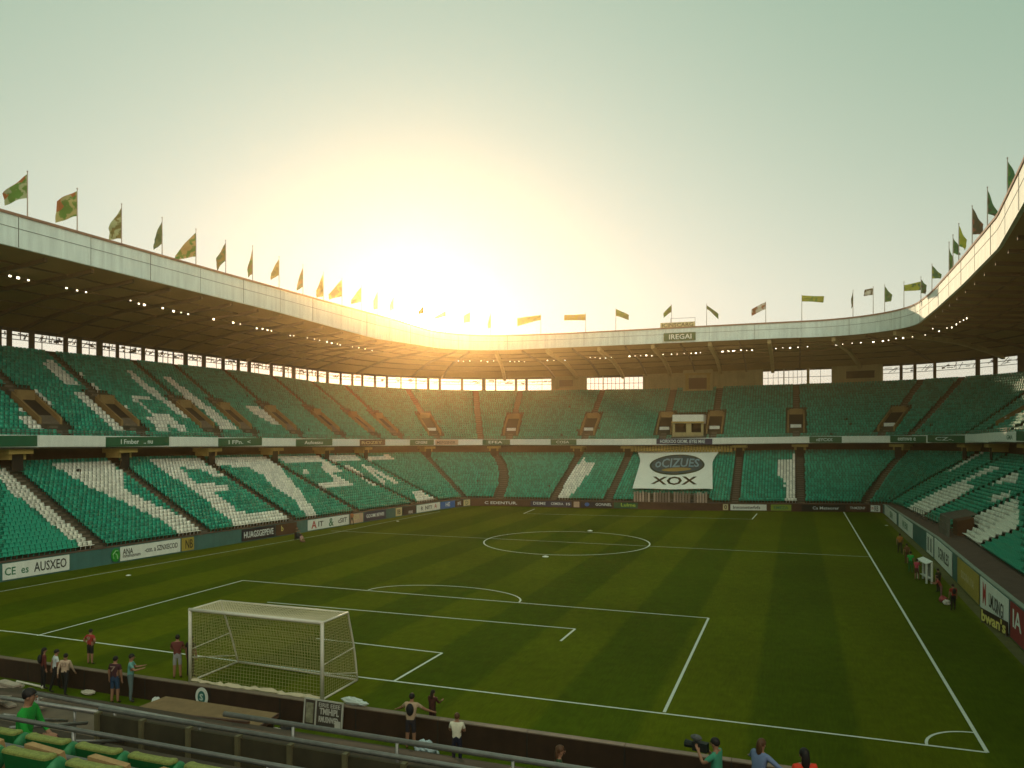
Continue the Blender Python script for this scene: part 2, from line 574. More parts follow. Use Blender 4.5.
# ------------------------------------------------------------------ ground, pitch, markings
def srange(a, b, step):
    n = max(1, int(math.ceil((b - a) / step)))
    return [a + (b - a) * i / n for i in range(n + 1)]
g = MB()
g.add([(-600, -600, -.06), (640, -600, -.06), (640, 640, -.06), (-600, 640, -.06)], [(0, 1, 2, 3)])
tag(g.build('ground', mat('ground earth', (0.12, 0.10, 0.07), 0.95, 0.25, 0.05)), kind='structure')
g = MB()
ring = [(front(s)[0], front(s)[1], 0) for s in srange(17.2, 299.5, 3)]
ring = [p for p in ring if p[1] > -6.0]
ring = [(ring[0][0] - .1, -6.25, 0)] + ring + [(36.1, -6.25, 0)]
g.add(ring, [tuple(range(len(ring)))])
o = g.build('pitch', M['pitch'])
if o.data.polygons[0].normal.z < 0: o.data.flip_normals()
tag(o, kind='structure')
g = MB()
g.add([(-42, -11.5, -.008), (42, -11.5, -.008), (42, -6.25, -.008), (-42, -6.25, -.008)], [(0, 1, 2, 3)])
tag(g.build('turf_walkway', M['verge']), kind='structure')
# verge: a slightly raised brown track strip along the wall on the far right and left
PW, PL = 61.853, 97.557
LZ = 0.006
ln = MB()
def seg(a, b, wd=0.12, z=LZ):
    ax, ay = a; bx, by = b
    l = math.hypot(bx - ax, by - ay)
    nx, ny = -(by - ay) / l * wd / 2, (bx - ax) / l * wd / 2
    n = max(1, int(l / 6))
    for i in range(n):
        p, q = i / n, (i + 1) / n
        x0, y0, x1, y1 = ax + (bx - ax) * p, ay + (by - ay) * p, ax + (bx - ax) * q, ay + (by - ay) * q
        ln.add([(x0 - nx, y0 - ny, z), (x1 - nx, y1 - ny, z), (x1 + nx, y1 + ny, z), (x0 + nx, y0 + ny, z)], [(0, 1, 2, 3)])
def arc(cx, cy, r, a0, a1, wd=0.12, z=LZ, ry=None):
    ry = ry or r
    n = max(8, int(abs(a1 - a0) / R(4)))
    for i in range(n):
        t0, t1 = a0 + (a1 - a0) * i / n, a0 + (a1 - a0) * (i + 1) / n
        ln.add([(cx + (r + k * wd / 2) * math.cos(t), cy + (ry + k * wd / 2) * math.sin(t), z) for t, k in ((t0, -1), (t0, 1), (t1, 1), (t1, -1))], [(0, 1, 2, 3)])
seg((-37.2, -.55), (-20, -.05), .13); seg((-20, -.05), (4.0, -.35), .13); seg((4.0, -.35), (30.93, 0), .13)
seg((30.93, 0), (30.93, 96.5), .15)
seg((-33.4, 6.5), (-28.6, 46), .1, LZ + .002); seg((-28.6, 46), (-27.4, 74), .1, LZ + .002)
seg((18.68, 0), (18.68, 18.2), .14, LZ + .002); seg((18.68, 18.2), (-18.7, 18.2), .13, LZ + .004); seg((-18.7, 18.2), (-18.7, -.2), .14, LZ + .002)
seg((-11.6, 12.15), (11.2, 12.49), .13, LZ); seg((11.2, 12.49), (11.15, 9.5), .14, LZ + .002)
seg((-2.6, 5.05), (5.7, 4.88), .13, LZ); seg((5.7, 4.88), (5.56, -.3), .14, LZ + .002)
arc(-.8, 18.3, 6.2, 0.02, math.pi - .02, .13, LZ + .006, 3.7)
seg((-30.0, 48.2), (30.93, 49.2), .1, LZ + .008)
arc(.1, 48.8, 9.15, 0, 2 * math.pi, .15, LZ + .004)
seg((18.3, 79.5), (-14.3, 75.6), .1); seg((18.3, 79.5), (18.6, 87.5), .16, LZ + .002); seg((-14.3, 75.6), (-14.9, 82.6), .16, LZ + .002)
arc(30.93, 0, 2.05, math.pi / 2, math.pi, .11, LZ + .002)
tag(ln.build('pitch_markings', M['line']), kind='structure')
# bare edging track along the wall on the right
tk = MB()
rows = []
for s in srange(206, 296, 2):
    p = front(s); n = fnorm(s)
    rows.append([(p[0] - n[0] * .75, p[1] - n[1] * .75, LZ), (p[0] - n[0] * .06, p[1] - n[1] * .06, LZ)])
tk.strip(rows)
tag(tk.build('edge_track', mat('worn edge track', (0.10, 0.095, 0.03), 0.95, 0.35, 1.2)), kind='structure')

# ------------------------------------------------------------------ the bowl
LOWA = [(6, 6), (18, 18), (30.2, 29.6), (44.75, 42.15), (56.67, 54.3), (69.42, 67.37), (81.22, 79.67), (94.11, 92.18), (100.83, 103.59), (117.77, 117.67), (130.33, 125.79), (139.92, 139.76), (148.45, 149.22), (167.26, 168.71), (177.09, 178.57), (187.53, 189.15), (195.64, 197.95), (205.99, 208.18), (222.43, 223.63), (237.27, 236.72), (250.73, 253.03), (268.5, 269.0), (284, 284)]
LOWW = [.55] * 8 + [.5, .55, .75, .55, .55, .55, .6, .55, .5, .5, .5, .5, .5, .5, .5]   # half widths
VOM = [12.0, 23.5, 35.5, 46.88, 56.6, 68.45, 75.6, 85.49, 97.0, 108.0, 113.4, 118.9, 127.66, 141.3, 155.48, 164.34, 177.93, 187.4, 204.0, 218.0, 232.0]
UA = [(s, s) for s in VOM] + [(124.2, 124.2), (190.6, 190.1), (198.6, 196.9)]
NR = 24
def side_of(s): return 0 if s < 120.5 else 1 if s < 194 else 2
SEC = [(0.0, 120.5), (120.5, 194.0), (194.0, S5)]
stands = []
for lab in ('long curving grandstand on the left with big white letters in its green seats',
            'grandstand across the far end of the pitch with a hanging white banner',
            'grandstand on the right beyond the touchline with its eave lit by the sun'):
    e = empty('grandstand')
    stands.append(tag(e, lab, 'grandstand', 'grandstands round the pitch'))
e0, e1, e2 = stands
e0.location = off(60, 10, 0); e1.location = off(157, 10, 0); e2.location = off(250, 10, 0)
class Off:
    """build in world coordinates, then hang under a stand"""
def hang(o, st):
    o.parent = st
    o.matrix_parent_inverse = Matrix.Translation(-st.location)
    return o
def P3(a): return (float(a[0]), float(a[1]), float(a[2]))
def rise(fn, s, j, n, jv=0.0):
    return fn(s, (j + jv) / n)

for k, (a, b) in enumerate(SEC):
    st = stands[k]
    ss = srange(a, b, 1.25)
    # lower terrace: stepped treads and risers, closed behind and below
    for nm, fn in (('lower_terrace', low), ('upper_terrace', upp)):
        t = MB()
        secs = []
        for s in ss:
            q = []
            for j in range(NR):
                p0, p1 = fn(s, j / NR), fn(s, (j + 1) / NR)
                q.append((p0[0], p0[1], p0[2])); q.append((p1[0], p1[1], p0[2]))
            top = fn(s, 1.0)
            q.append(P3(top))
            n = base(s)[1]
            b0 = fn(s, 0)
            if nm == 'upper_terrace':
                q.append((top[0] + n[0] * .25, top[1] + n[1] * .25, top[2]))
                q.append((top[0] + n[0] * .25, top[1] + n[1] * .25, top[2] - 1.2))
                q.append((b0[0] + n[0] * 1.0, b0[1] + n[1] * 1.0, b0[2] - .75))
                q.append((b0[0], b0[1], b0[2] - .75))
            else:
                q.append((top[0] + n[0] * .1, top[1] + n[1] * .1, top[2]))
                q.append((top[0] + n[0] * .1, top[1] + n[1] * .1, 0))
                q.append((b0[0], b0[1], 0))
            secs.append(q)
        t.sweep(secs)
        hang(t.build(nm, M['terrace']), st)
    # pitch-side wall with ledge
    t = MB(); t2 = MB()
    secs = []; led = []
    for s in ss:
        p = front(s); n = fnorm(s); z = lerp(s, ZB); q = seat0(s)
        secs.append([(p[0], p[1], -.04), (p[0] + n[0] * .22, p[1] + n[1] * .22, -.04), (p[0] + n[0] * .22, p[1] + n[1] * .22, z), (p[0], p[1], z)])
        led.append([(p[0] - n[0] * .05, p[1] - n[1] * .05, z + .003), (p[0] + n[0] * .24, p[1] + n[1] * .24, z + .003), (p[0] + n[0] * .24, p[1] + n[1] * .24, z + .08), (p[0] - n[0] * .05, p[1] - n[1] * .05, z + .08)])
    t.sweep(secs); hang(t.build('pitch_wall', M['teal'] if k == 0 else M['bbrown'] if k == 1 else M['teal']), st)
    t2.sweep(led); hang(t2.build('wall_ledge', M['ledge'] if k < 2 else mat('pale green coping', (0.30, 0.34, 0.27), 0.6, 0.2, 2)), st)
    # apron between wall and first row
    t = MB(); rows = []
    for s in ss:
        p = front(s); n = fnorm(s); z = lerp(s, ZB); q = seat0(s)
        rows.append([(p[0] + n[0] * .22, p[1] + n[1] * .22, min(z, q[2]) - .02), P3(q + np.array((n[0] * .02, n[1] * .02, -.02)))])
    t.strip(rows); hang(t.build('apron', M['ledge']), st)
    # balcony front, soffit and the wall under it
    t = MB(); secs = []
    for s in ss:
        z = lerp(s, UZ)
        A = [off(s, UD - .14, z - 1.12), off(s, UD, z - 1.12), off(s, UD, z), off(s, UD - .14, z)]
        secs.append([P3(x) for x in A])
    t.sweep(secs); hang(t.build('balcony_front', M['bwhite']), st)
    t = MB(); rows = []
    for s in ss:
        z = lerp(s, UZ)
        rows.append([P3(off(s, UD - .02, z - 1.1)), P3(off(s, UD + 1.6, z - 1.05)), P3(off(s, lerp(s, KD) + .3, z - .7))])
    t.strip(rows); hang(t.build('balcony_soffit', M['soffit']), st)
    t = MB(); rows = []
    for s in ss:
        z = lerp(s, UZ)
        rows.append([P3(off(s, lerp(s, KD) + .12, lerp(s, KZ) - .1)), P3(off(s, lerp(s, KD) + .12, z - .6))])
    t.strip(rows); hang(t.build('concourse_wall', M['bbrown']), st)
    # balcony rail
    t = MB()
    for s0_, s1_ in zip(ss[:-1], ss[1:]):
        z0_, z1_ = lerp(s0_, UZ), lerp(s1_, UZ)
        for dz in (.2, .42):
            t.bar(off(s0_, UD - .07, z0_ + dz), off(s1_, UD - .07, z1_ + dz), .05)
        t.bar(off(s0_, UD - .07, z0_), off(s0_, UD - .07, z0_ + .42), .05)
    hang(t.build('balcony_rail', M['grey']), st)
    # roof: soffit, top sheet, fascia, coping
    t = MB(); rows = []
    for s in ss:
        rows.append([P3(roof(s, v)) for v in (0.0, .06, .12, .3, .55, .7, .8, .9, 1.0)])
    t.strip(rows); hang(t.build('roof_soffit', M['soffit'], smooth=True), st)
    t = MB(); secs = []
    for s in ss:
        d = lerp(s, RD); z = lerp(s, RTZ)
        secs.append([P3(off(s, d + .3, z - .25)), P3(off(s, 24.5, z - 2.6)), P3(off(s, 24.5, z - 2.9)), P3(off(s, d + .3, z - .5))])
    t.sweep(secs); hang(t.build('roof', M['rooftop']), st)
    t = MB(); t2 = MB(); t3 = MB(); secs = []; cop = []
    for s in ss:
        d = lerp(s, RD); z = lerp(s, RTZ); zb = lerp(s, RBZ)
        secs.append([P3(off(s, d - .12, zb - .02)), P3(off(s, d + .3, zb - .02)), P3(off(s, d + .3, z - .12)), P3(off(s, d - .12, z - .12))])
        cop.append([P3(off(s, d - .22, z - .117)), P3(off(s, d + .5, z - .117)), P3(off(s, d + .5, z + .1)), P3(off(s, d - .22, z + .1))])
    t.sweep(secs); fo = hang(t.build('roof_fascia', M['fascia']), st)
    t2.sweep(cop); hang(t2.build('roof_coping', M['coping']), st)
    # seams: one long joint two thirds up and butt joints every 7 m
    for s0_, s1_ in zip(ss[:-1], ss[1:]):
        f = lambda s: P3(off(s, lerp(s, RD) - .125, lerp(s, RBZ) * .42 + lerp(s, RTZ) * .58))
        t3.bar(f(s0_), f(s1_), .03, .045)
    for i, s in enumerate(srange(a + 1, b - 1, 7.3)):
        d = lerp(s, RD) - .125
        t3.bar(off(s, d, lerp(s, RBZ) + .02), off(s, d, lerp(s, RTZ) - .15), .05 if i % 2 else .03)
    so_ = t3.build('seam', M['seam'], fix=True)
    hang(so_, st)
    # beams under the roof
    ribs = srange(a + 1.2, b - 1.2, 4.85)
    for i, s in enumerate(ribs):
        pale = (k == 1 and i % 2 == 1)
        bm_ = MB()
        vs = (.03, .12, .3, .55, .7, .85, .985)
        dep = .62 if pale else .34
        for v0, v1 in zip(vs[:-1], vs[1:]):
            p, q = roof(s, v0), roof(s, v1)
            T = Vector(off(s + .5, 5, 0) - off(s - .5, 5, 0)).normalized() * (.3 if pale else .14)
            up = Vector((0, 0, dep))
            p, q = Vector(p) - Vector((0, 0, .015)), Vector(q) - Vector((0, 0, .015))
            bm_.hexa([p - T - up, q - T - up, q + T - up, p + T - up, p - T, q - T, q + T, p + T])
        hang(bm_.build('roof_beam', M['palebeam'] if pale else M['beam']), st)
    # purlins running along the stand
    for v in (.16, .34, .52, .68, .82):
        pm = MB()
        for s0_, s1_ in zip(ss[:-1], ss[1:]):
            p, q = roof(s0_, v), roof(s1_, v)
            pm.bar(p - np.array((0, 0, .09)), q - np.array((0, 0, .09)), .12, .16)
        hang(pm.build('purlin', M['beam']), st)
    # outer wall
    t = MB(); rows = []
    for s in ss:
        rows.append([P3(off(s, 22.2, -.04)), P3(off(s, 22.2, lerp(s, U1Z) - .06)), P3(off(s, 21.35, lerp(s, U1Z) - .06))])
    t.strip(rows); hang(t.build('outer_wall', M['outer']), st)
    # under-balcony brackets over the aisles
    for sb, sk in LOWA:
        s = sk
        if not (a + .5 < s < b - .5): continue
        z = lerp(s, UZ)
        T = Vector(off(s + .5, 5, 0) - off(s - .5, 5, 0)).normalized()
        n = Vector(base(s)[1] + (0,))
        bm_ = MB()
        c = Vector(off(s, UD + .35, z - 1.13))
        for hw, d0, d1, z0_, z1_ in ((1.35, 0, 2.2, -.62, 0.0), (.95, .5, 2.2, -1.15, -.622)):
            A = [c + T * q * hw * (1 - .12 * (i < 2)) + n * dd + Vector((0, 0, zz)) for zz in (z0_, z1_) for i, (q, dd) in enumerate(((-1, d0), (1, d0), (1, d1), (-1, d1)))]
            bm_.hexa(A)
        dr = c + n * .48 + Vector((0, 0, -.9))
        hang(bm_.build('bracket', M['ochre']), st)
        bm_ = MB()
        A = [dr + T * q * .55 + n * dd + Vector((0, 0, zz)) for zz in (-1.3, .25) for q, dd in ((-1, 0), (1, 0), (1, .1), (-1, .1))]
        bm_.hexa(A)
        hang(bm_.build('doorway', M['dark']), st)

# ---- the band of openings under the roof, and the solid wall between them
WIN = [(28.0, 31.5), (32.2, 36.0), (36.6, 40.2), (41, 44.6), (45.3, 48.2), (48.8, 50.4), (51.0, 51.6), (52.2, 54.2), (54.9, 58.6), (59.2, 60.4), (61.1, 63.2), (64.1, 66.1), (66.6, 70.2), (70.8, 72.5), (73.0, 75.7), (75.9, 77.7), (78.5, 81.3), (82.1, 85.4), (86.1, 88.8), (89.5, 91.3), (92.1, 96.8), (97.6, 100.2), (100.8, 102.7), (103.8, 107.0), (107.5, 110.1), (110.7, 111.7), (112.0, 113.1), (113.3, 114.2), (114.4, 115.1), (115.3, 116.2), (116.4, 117.2), (117.4, 118.4), (118.5, 119.6), (119.7, 120.5), (120.7, 121.4), (121.6, 123.1), (123.3, 124.7), (125.0, 125.7), (125.8, 127.2), (127.4, 128.0), (128.2, 130.4), (137.9, 141.2), (141.4, 145.5), (145.7, 149.4), (172.1, 175.7), (175.9, 179.7), (179.9, 181.4), (184.8, 185.9), (186.1, 186.8), (187.0, 188.1), (188.3, 190.9), (191.2, 192.1), (192.4, 193.8), (194.6, 197), (197.7, 200.2), (201, 204), (204.8, 208), (208.7, 212), (212.6, 216), (216.6, 220), (221, 225), (226, 230), (231, 236)]
rw = random.Random(3)
def wallbox(mb, s0, s1, z0, z1, d0, d1, mi=0):
    n = max(1, int((s1 - s0) / 1.5))
    secs = []
    for s in [s0 + (s1 - s0) * i / n for i in range(n + 1)]:
        a_, b_ = z0(s), z1(s)
        secs.append([P3(off(s, d0, a_)), P3(off(s, d1, a_)), P3(off(s, d1, b_)), P3(off(s, d0, b_))])
    mb.sweep(secs, mi)
u1 = lambda s: lerp(s, U1Z) - .05
wt = lambda s: lerp(s, WZ) + .35
prev = 20.0
for (a, b) in WIN + [(240.0, 240.0)]:
    # pier or wall panel before this opening
    if a - prev > .04:
        big = a - prev > 2.0
        mb = MB()
        if prev < 130.6 < a or prev > 130: 
            pass
        wallbox(mb, prev + .002, a - .002, u1, wt, 20.95 if big else 21.2, 21.45 if big else 21.32)
        hang(mb.build('back_wall' if big else 'pier', M['cream'] if 128 < prev < 184 or big else M['steel']), stands[side_of((a + prev) / 2)])
    prev = b
    if a == b: break
    fr = MB()
    far = 137 < a < 182
    sill = lambda s: lerp(s, U1Z) + .22
    wallbox(fr, a + .004, b - .004, u1, sill, 21.1, 21.4)
    head = lambda s: lerp(s, WZ) - .18
    wallbox(fr, a + .004, b - .004, head, wt, 21.1, 21.4)
    mid = lambda s: lerp(s, U1Z) * .48 + lerp(s, WZ) * .52
    wallbox(fr, a + .004, b - .004, lambda s: mid(s) - .04, lambda s: mid(s) + .04, 21.2, 21.3)
    if not far:
        m2 = lambda s: lerp(s, U1Z) * .26 + lerp(s, WZ) * .74
        wallbox(fr, a + .004, b - .004, lambda s: m2(s) - .05, lambda s: m2(s) + .05, 21.22, 21.3)
    nmul = max(1, int((b - a) / (.9 if not far else .75)))
    for i in range(1, nmul):
        s = a + (b - a) * i / nmul
        z0_ = sill(s) if (far or rw.random() < .55) else mid(s)
        fr.bar(off(s, 21.25, z0_), off(s, 21.25, head(s) + .1), .07)
    if not far:       # clutter of bracing and hung gear in the upper half
        for i in range(int((b - a) * 3.0) + 1):
            s = a + rw.random() * (b - a - .2) + .1
            s2 = min(b - .05, s + rw.uniform(.1, .6))
            h_ = head(s) - mid(s)
            if rw.random() < .5:
                fr.bar(off(s, 21.36, mid(s) + h_ * rw.uniform(0, .4)), off(s2, 21.36, mid(s) + h_ * rw.uniform(.6, 1)), .06)
            else:
                zz = mid(s) + h_ * rw.uniform(.15, .8)
                fr.bar(off(s, 21.4, zz), off(s2, 21.4, zz), .1, rw.uniform(.06, .28))
    hang(fr.build('window_frame', M['steel']), stands[side_of((a + b) / 2)])

# ---- vomitories: framed stair mouths in the upper tier
for s in VOM:
    st = stands[side_of(s)]
    hw = 1.4 if 115 < s < 192 else 1.25
    p0 = Vector(upp(s, .15 if 115 < s < 192 else .17)); p1 = Vector(upp(s, .46 if 115 < s < 192 else .43))
    n = Vector(base(s)[1] + (0,))
    T = Vector(off(s + .5, 5, 0) - off(s - .5, 5, 0)).normalized()
    dep = (p1 - p0).dot(n)
    h = p1.z - p0.z
    sl = h / dep
    root = empty('vomitory', p0)
    hang(root, st)
    def pc(nm, m, x0, x1, y0, y1, z0_, z1_, slope=0.0):
        mb = MB()
        A = [T * x + n * y + Vector((0, 0, z + slope * y)) for z in (z0_, z1_) for x, y in ((x0, y0), (x1, y0), (x1, y1), (x0, y1))]
        mb.hexa(A)
        o = mb.build(nm, m)
        o.parent = root
        return o
    pc('side_wall', M['vom'], -hw, -hw + .24, 0, dep, -.5, .60, sl)
    pc('side_wall', M['vom'], hw - .24, hw, 0, dep, -.5, .60, sl)
    pc('head_wall', M['vom'], -hw + .302, hw - .302, dep - .45, dep - .02, h - 1.2, h + .8)
    pc('passage_shade', M['dark'], -hw + .302, hw - .302, dep * .30, dep - .455, -.3, .12, sl)  # dark colour of this slab stands in for shade in the stair opening
    if s > 115:
        pc('barrier', M['bwhite'], -hw + .5, hw - .55, dep * .24, dep * .28, .15, 1.15)
    else:
        pc('landing', M['stair'], -hw + .305, hw - .305, .02, dep * .29, -.3, .10, sl)

# ---- stair flights in the aisles: narrow half steps
def flight(mb, fn, sb, sk, hw, v0, v1, rows):
    j0, j1 = int(round(v0 * rows)), int(round(v1 * rows))
    for j in range(j0, j1):
        for hh, va, vb in ((0.0, 0.0, 1.0), (0.5, .5, 1.0)):
            v = (j + va) / rows; vE = (j + vb) / rows
            sm = sb + (sk - sb) * (j + .5) / rows
            p = Vector(fn(sm, v)); q = Vector(fn(sm, vE)); up = Vector(fn(sm, (j + 1) / rows)).z - Vector(fn(sm, j / rows)).z
            zb = Vector(fn(sm, j / rows)).z
            T = Vector(off(sm + .5, 5, 0) - off(sm - .5, 5, 0)).normalized() * hw
            z0_, z1_ = zb + .004, zb + .012 + up * hh
            d = Vector((q.x - p.x, q.y - p.y, 0))
            if hh == 0: continue
            A = [Vector((p.x, p.y, z0_)) - T, Vector((p.x, p.y, z0_)) + T, Vector((p.x, p.y, z0_)) + T + d * .99, Vector((p.x, p.y, z0_)) - T + d * .99]
            mb.hexa(A + [x + Vector((0, 0, z1_ - z0_)) for x in A])
for (sb, sk), hw in zip(LOWA, LOWW):
    mb = MB(); flight(mb, low, sb, sk, hw * .85, 0, 1, NR)
    hang(mb.build('aisle_steps', M['stair']), stands[side_of((sb + sk) / 2)])
for sb, sk in UA:
    if sb in VOM:
        mb = MB(); flight(mb, upp, sb, sk, .45, 0, .15, NR); hang(mb.build('aisle_steps', M['stair']), stands[side_of(sb)])
    mb = MB(); flight(mb, upp, sb, sk, .45, .5 if sb in VOM else 0, 1, NR); hang(mb.build('aisle_steps', M['stair']), stands[side_of(sb)])

# ---- features of the far stand
st = stands[1]
def farbox(nm, m, s0, s1, d0, d1, z0, z1, parent=None):
    mb = MB(); n = max(1, int((s1 - s0) / 2)); secs = []
    for s in [s0 + (s1 - s0) * i / n for i in range(n + 1)]:
        secs.append([P3(off(s, d0, z0)), P3(off(s, d1, z0)), P3(off(s, d1, z1)), P3(off(s, d0, z1))])
    mb.sweep(secs)
    o = mb.build(nm, m)
    hang(o, parent or st)
    return o
def sub(o, par):
    """second level: par is already hung under the stand and keeps world coordinates"""
    o.parent = par
    o.matrix_parent_inverse = Matrix.Identity(4)
    return o
z = lerp(160, U1Z)
for nm, m, a, b, d0, d1, z0, z1 in (('control_room', M['cream'], 157.4, 163.0, 19.9, 21.0, z - .5, 24.6), ('control_room_door', M['brown'], 158.5, 161.9, 19.75, 19.897, z - .1, z + 2.0),
        ('door_frame', M['ochre'], 157.9, 158.497, 19.6, 19.897, z - .3, z + 2.6), ('door_frame', M['ochre'], 161.903, 162.5, 19.6, 19.897, z - .3, z + 2.6), ('door_head', M['ochre'], 157.7, 162.7, 19.5, 19.897, z + 2.603, z + 2.9),
        ('vent_grille', M['brown'], 132.2, 135.0, 20.8, 20.947, 21.6, 22.9), ('vent_grille', M['dark'], 182.4, 184.3, 20.8, 20.947, 21.9, 23.2)):
    farbox(nm, m, a, b, d0, d1, z0, z1)
# commentary box standing in the upper tier
p = upp(160, .10)
zb = float(p[2])
for nm, m, a, b, d0, d1, z0, z1 in (('commentary_box', M['bwhite'], 157.2, 162.6, UD + 1.4, UD + 6.2, zb + 2.15, zb + 3.7), ('commentary_front', M['cream'], 157.2, 162.6, UD + 1.3, UD + 1.395, zb - .4, zb + .55),
        ('box_post', M['cream'], 157.2, 157.6, UD + 1.4, UD + 1.8, zb + .553, zb + 2.147), ('box_post', M['cream'], 159.6, 160.5, UD + 1.4, UD + 1.8, zb + .553, zb + 2.147), ('box_post', M['cream'], 162.2, 162.6, UD + 1.4, UD + 1.8, zb + .553, zb + 2.147),
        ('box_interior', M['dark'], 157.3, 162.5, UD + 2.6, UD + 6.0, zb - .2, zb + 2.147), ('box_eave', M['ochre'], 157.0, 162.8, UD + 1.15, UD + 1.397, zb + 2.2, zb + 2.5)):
    farbox(nm, m, a, b, d0, d1, z0, z1)
# slatted screen under the balcony
mb = MB()
for i in range(34):
    s = 150.2 + i * .52
    a_, b_ = off(s, UD + .7, 8.75), off(s, UD + .7, 9.85)
    mb.bar(a_, b_, .40, .08)
hang(mb.build('concourse_screen', M['ochre']), st)

# ------------------------------------------------------------------ seats
# outlines of the white letters, in (metres along the stand, share of the tier's depth)
LETTERS_LOW = [
    [(41.46, 0.942), (41.96, 0.904), (44.46, -0.016), (42.93, -0.009), (40.37, 0.765)],
    [(46.53, 0.976), (53.52, 0.965), (53.91, 0.78), (52.43, 0.659), (52.23, 0.544), (55.08, 0.23), (56.3, 0.202), (56.12, 0.036), (55.78, 0.002), (53.03, -0.021), (53.13, 0.127), (51.43, 0.349), (48.51, 0.665), (47.01, 0.887)],
    [(58.76, 0.976), (66.52, 0.972), (67.13, 0.673), (65.55, 0.682), (64.87, 0.803), (61.9, 0.816), (62.05, 0.569), (66.11, 0.558), (65.48, 0.446), (62.7, 0.439), (63.15, 0.148), (68.73, 0.128), (68.58, 0.011), (60.72, -0.008), (60.44, 0.43)],
    [(68.3, 0.968), (79.35, 0.979), (79.63, 0.852), (73.99, 0.021), (71.76, 0.002), (73.16, 0.22), (72.83, 0.479), (73.78, 0.636), (73.16, 0.789), (69.36, 0.82), (67.83, 0.858)],
    [(81.28, 0.957), (91.54, 0.967), (90.88, 0.646), (87.54, 0.613), (88.08, 0.362), (81.36, 0.372), (81.44, 0.467), (86.02, 0.482), (87.39, 0.729), (90.04, 0.809), (81.33, 0.853)],
    [(82.6, 0.713), (83.79, 0.718), (82.6, 0.621), (81.54, 0.609)],
    [(92.5, 0.953), (101.85, 0.959), (101.03, 0.817), (92.97, 0.828)],
    [(93.35, 0.744), (95.01, 0.737), (93.11, 0.341), (91.69, 0.333)],
    [(97.97, 0.748), (100.0, 0.697), (98.98, 0.358), (97.36, 0.337)],
    [(97.97, 0.748), (98.88, 0.744), (95.85, 0.361), (94.57, 0.35)],
    [(103.93, 0.92), (112.27, 0.941), (112.2, 0.846), (103.14, 0.844)],
    [(97.8, 0.186), (100.05, 0.187), (99.99, 0.016), (94.63, -0.029)],
    [(140.96, 0.914), (141.98, 0.769), (143.98, 0.771), (143.7, 0.574), (142.6, 0.021), (139.95, -0.005)],
    [(177.26, 0.908), (177.95, 0.907), (176.49, 0.005), (174.62, 0.003), (175.1, 0.373), (174.24, 0.456), (174.88, 0.795), (176.98, 0.803)],
    [(199.37, 1.06), (199.05, 0.938), (199.19, 0.63), (198.26, 0.64), (198.24, 0.949)],
    [(212.34, 0.81), (216.42, 0.778), (213.72, 0.588), (214.98, 0.51), (220.58, 0.501), (223.17, 0.178), (221.82, 0.021), (217.32, -0.026), (210.96, 0.025), (210.13, 0.312), (211.29, 0.539), (211.23, 0.629), (211.15, 0.76)],
    [(224.61, 0.765), (230.14, 0.655), (229.4, 0.609), (227.2, 0.616), (224.53, 0.551), (223.32, 0.689)],
    [(231.12, 0.417), (233.7, 0.524), (236.08, 0.488), (234.85, 0.383)],
    [(233.48, 0.298), (235.24, 0.309), (235.91, 0.278)],
    [(238.24, 0.489), (250.61, 0.242), (250.69, -0.025), (247.4, -0.055), (237.33, 0.041)]]
LETTERS_UP = [
    [(53.87, 0.85), (55.49, 0.864), (55.42, 0.566), (53.44, 0.565)],
    [(56.78, 0.765), (57.42, 0.766), (57.45, 0.544), (56.45, 0.528)],
    [(48.63, 0.506), (49.21, 0.509), (49.06, 0.355), (47.99, 0.311), (48.01, 0.331)],
    [(45.4, 0.35), (45.35, 0.282), (44.89, 0.232), (44.06, 0.23)],
    [(43.95, 0.21), (45.5, 0.215), (45.51, 0.101), (43.56, 0.098)],
    [(53.47, 0.479), (54.91, 0.487), (55.05, 0.294), (54.97, 0.23), (55.19, 0.199), (54.96, 0.088), (53.4, 0.086), (53.36, 0.195), (53.44, 0.258)],
    [(57.68, 0.512), (58.09, 0.503), (58.58, 0.349), (57.66, 0.302), (57.28, 0.334)],
    [(65.01, 0.846), (66.08, 0.846), (66.32, 0.519), (66.8, 0.237), (65.78, 0.235), (64.53, 0.63)],
    [(60.88, 0.505), (64.14, 0.497), (63.57, 0.448), (61.68, 0.44), (61.57, 0.281), (63.76, 0.287), (64.4, 0.107), (62.63, 0.093), (62.13, 0.159), (61.17, 0.136), (61.1, 0.092), (59.49, 0.1), (59.73, 0.254), (60.92, 0.257)],
    [(70.19, 0.804), (71.48, 0.802), (72.64, 0.474), (73.44, 0.156), (73.08, 0.108), (70.17, 0.104), (70.97, 0.371), (70.28, 0.496)],
    [(80.28, 0.453), (83.5, 0.464), (84.03, 0.207), (81.45, 0.236)]]
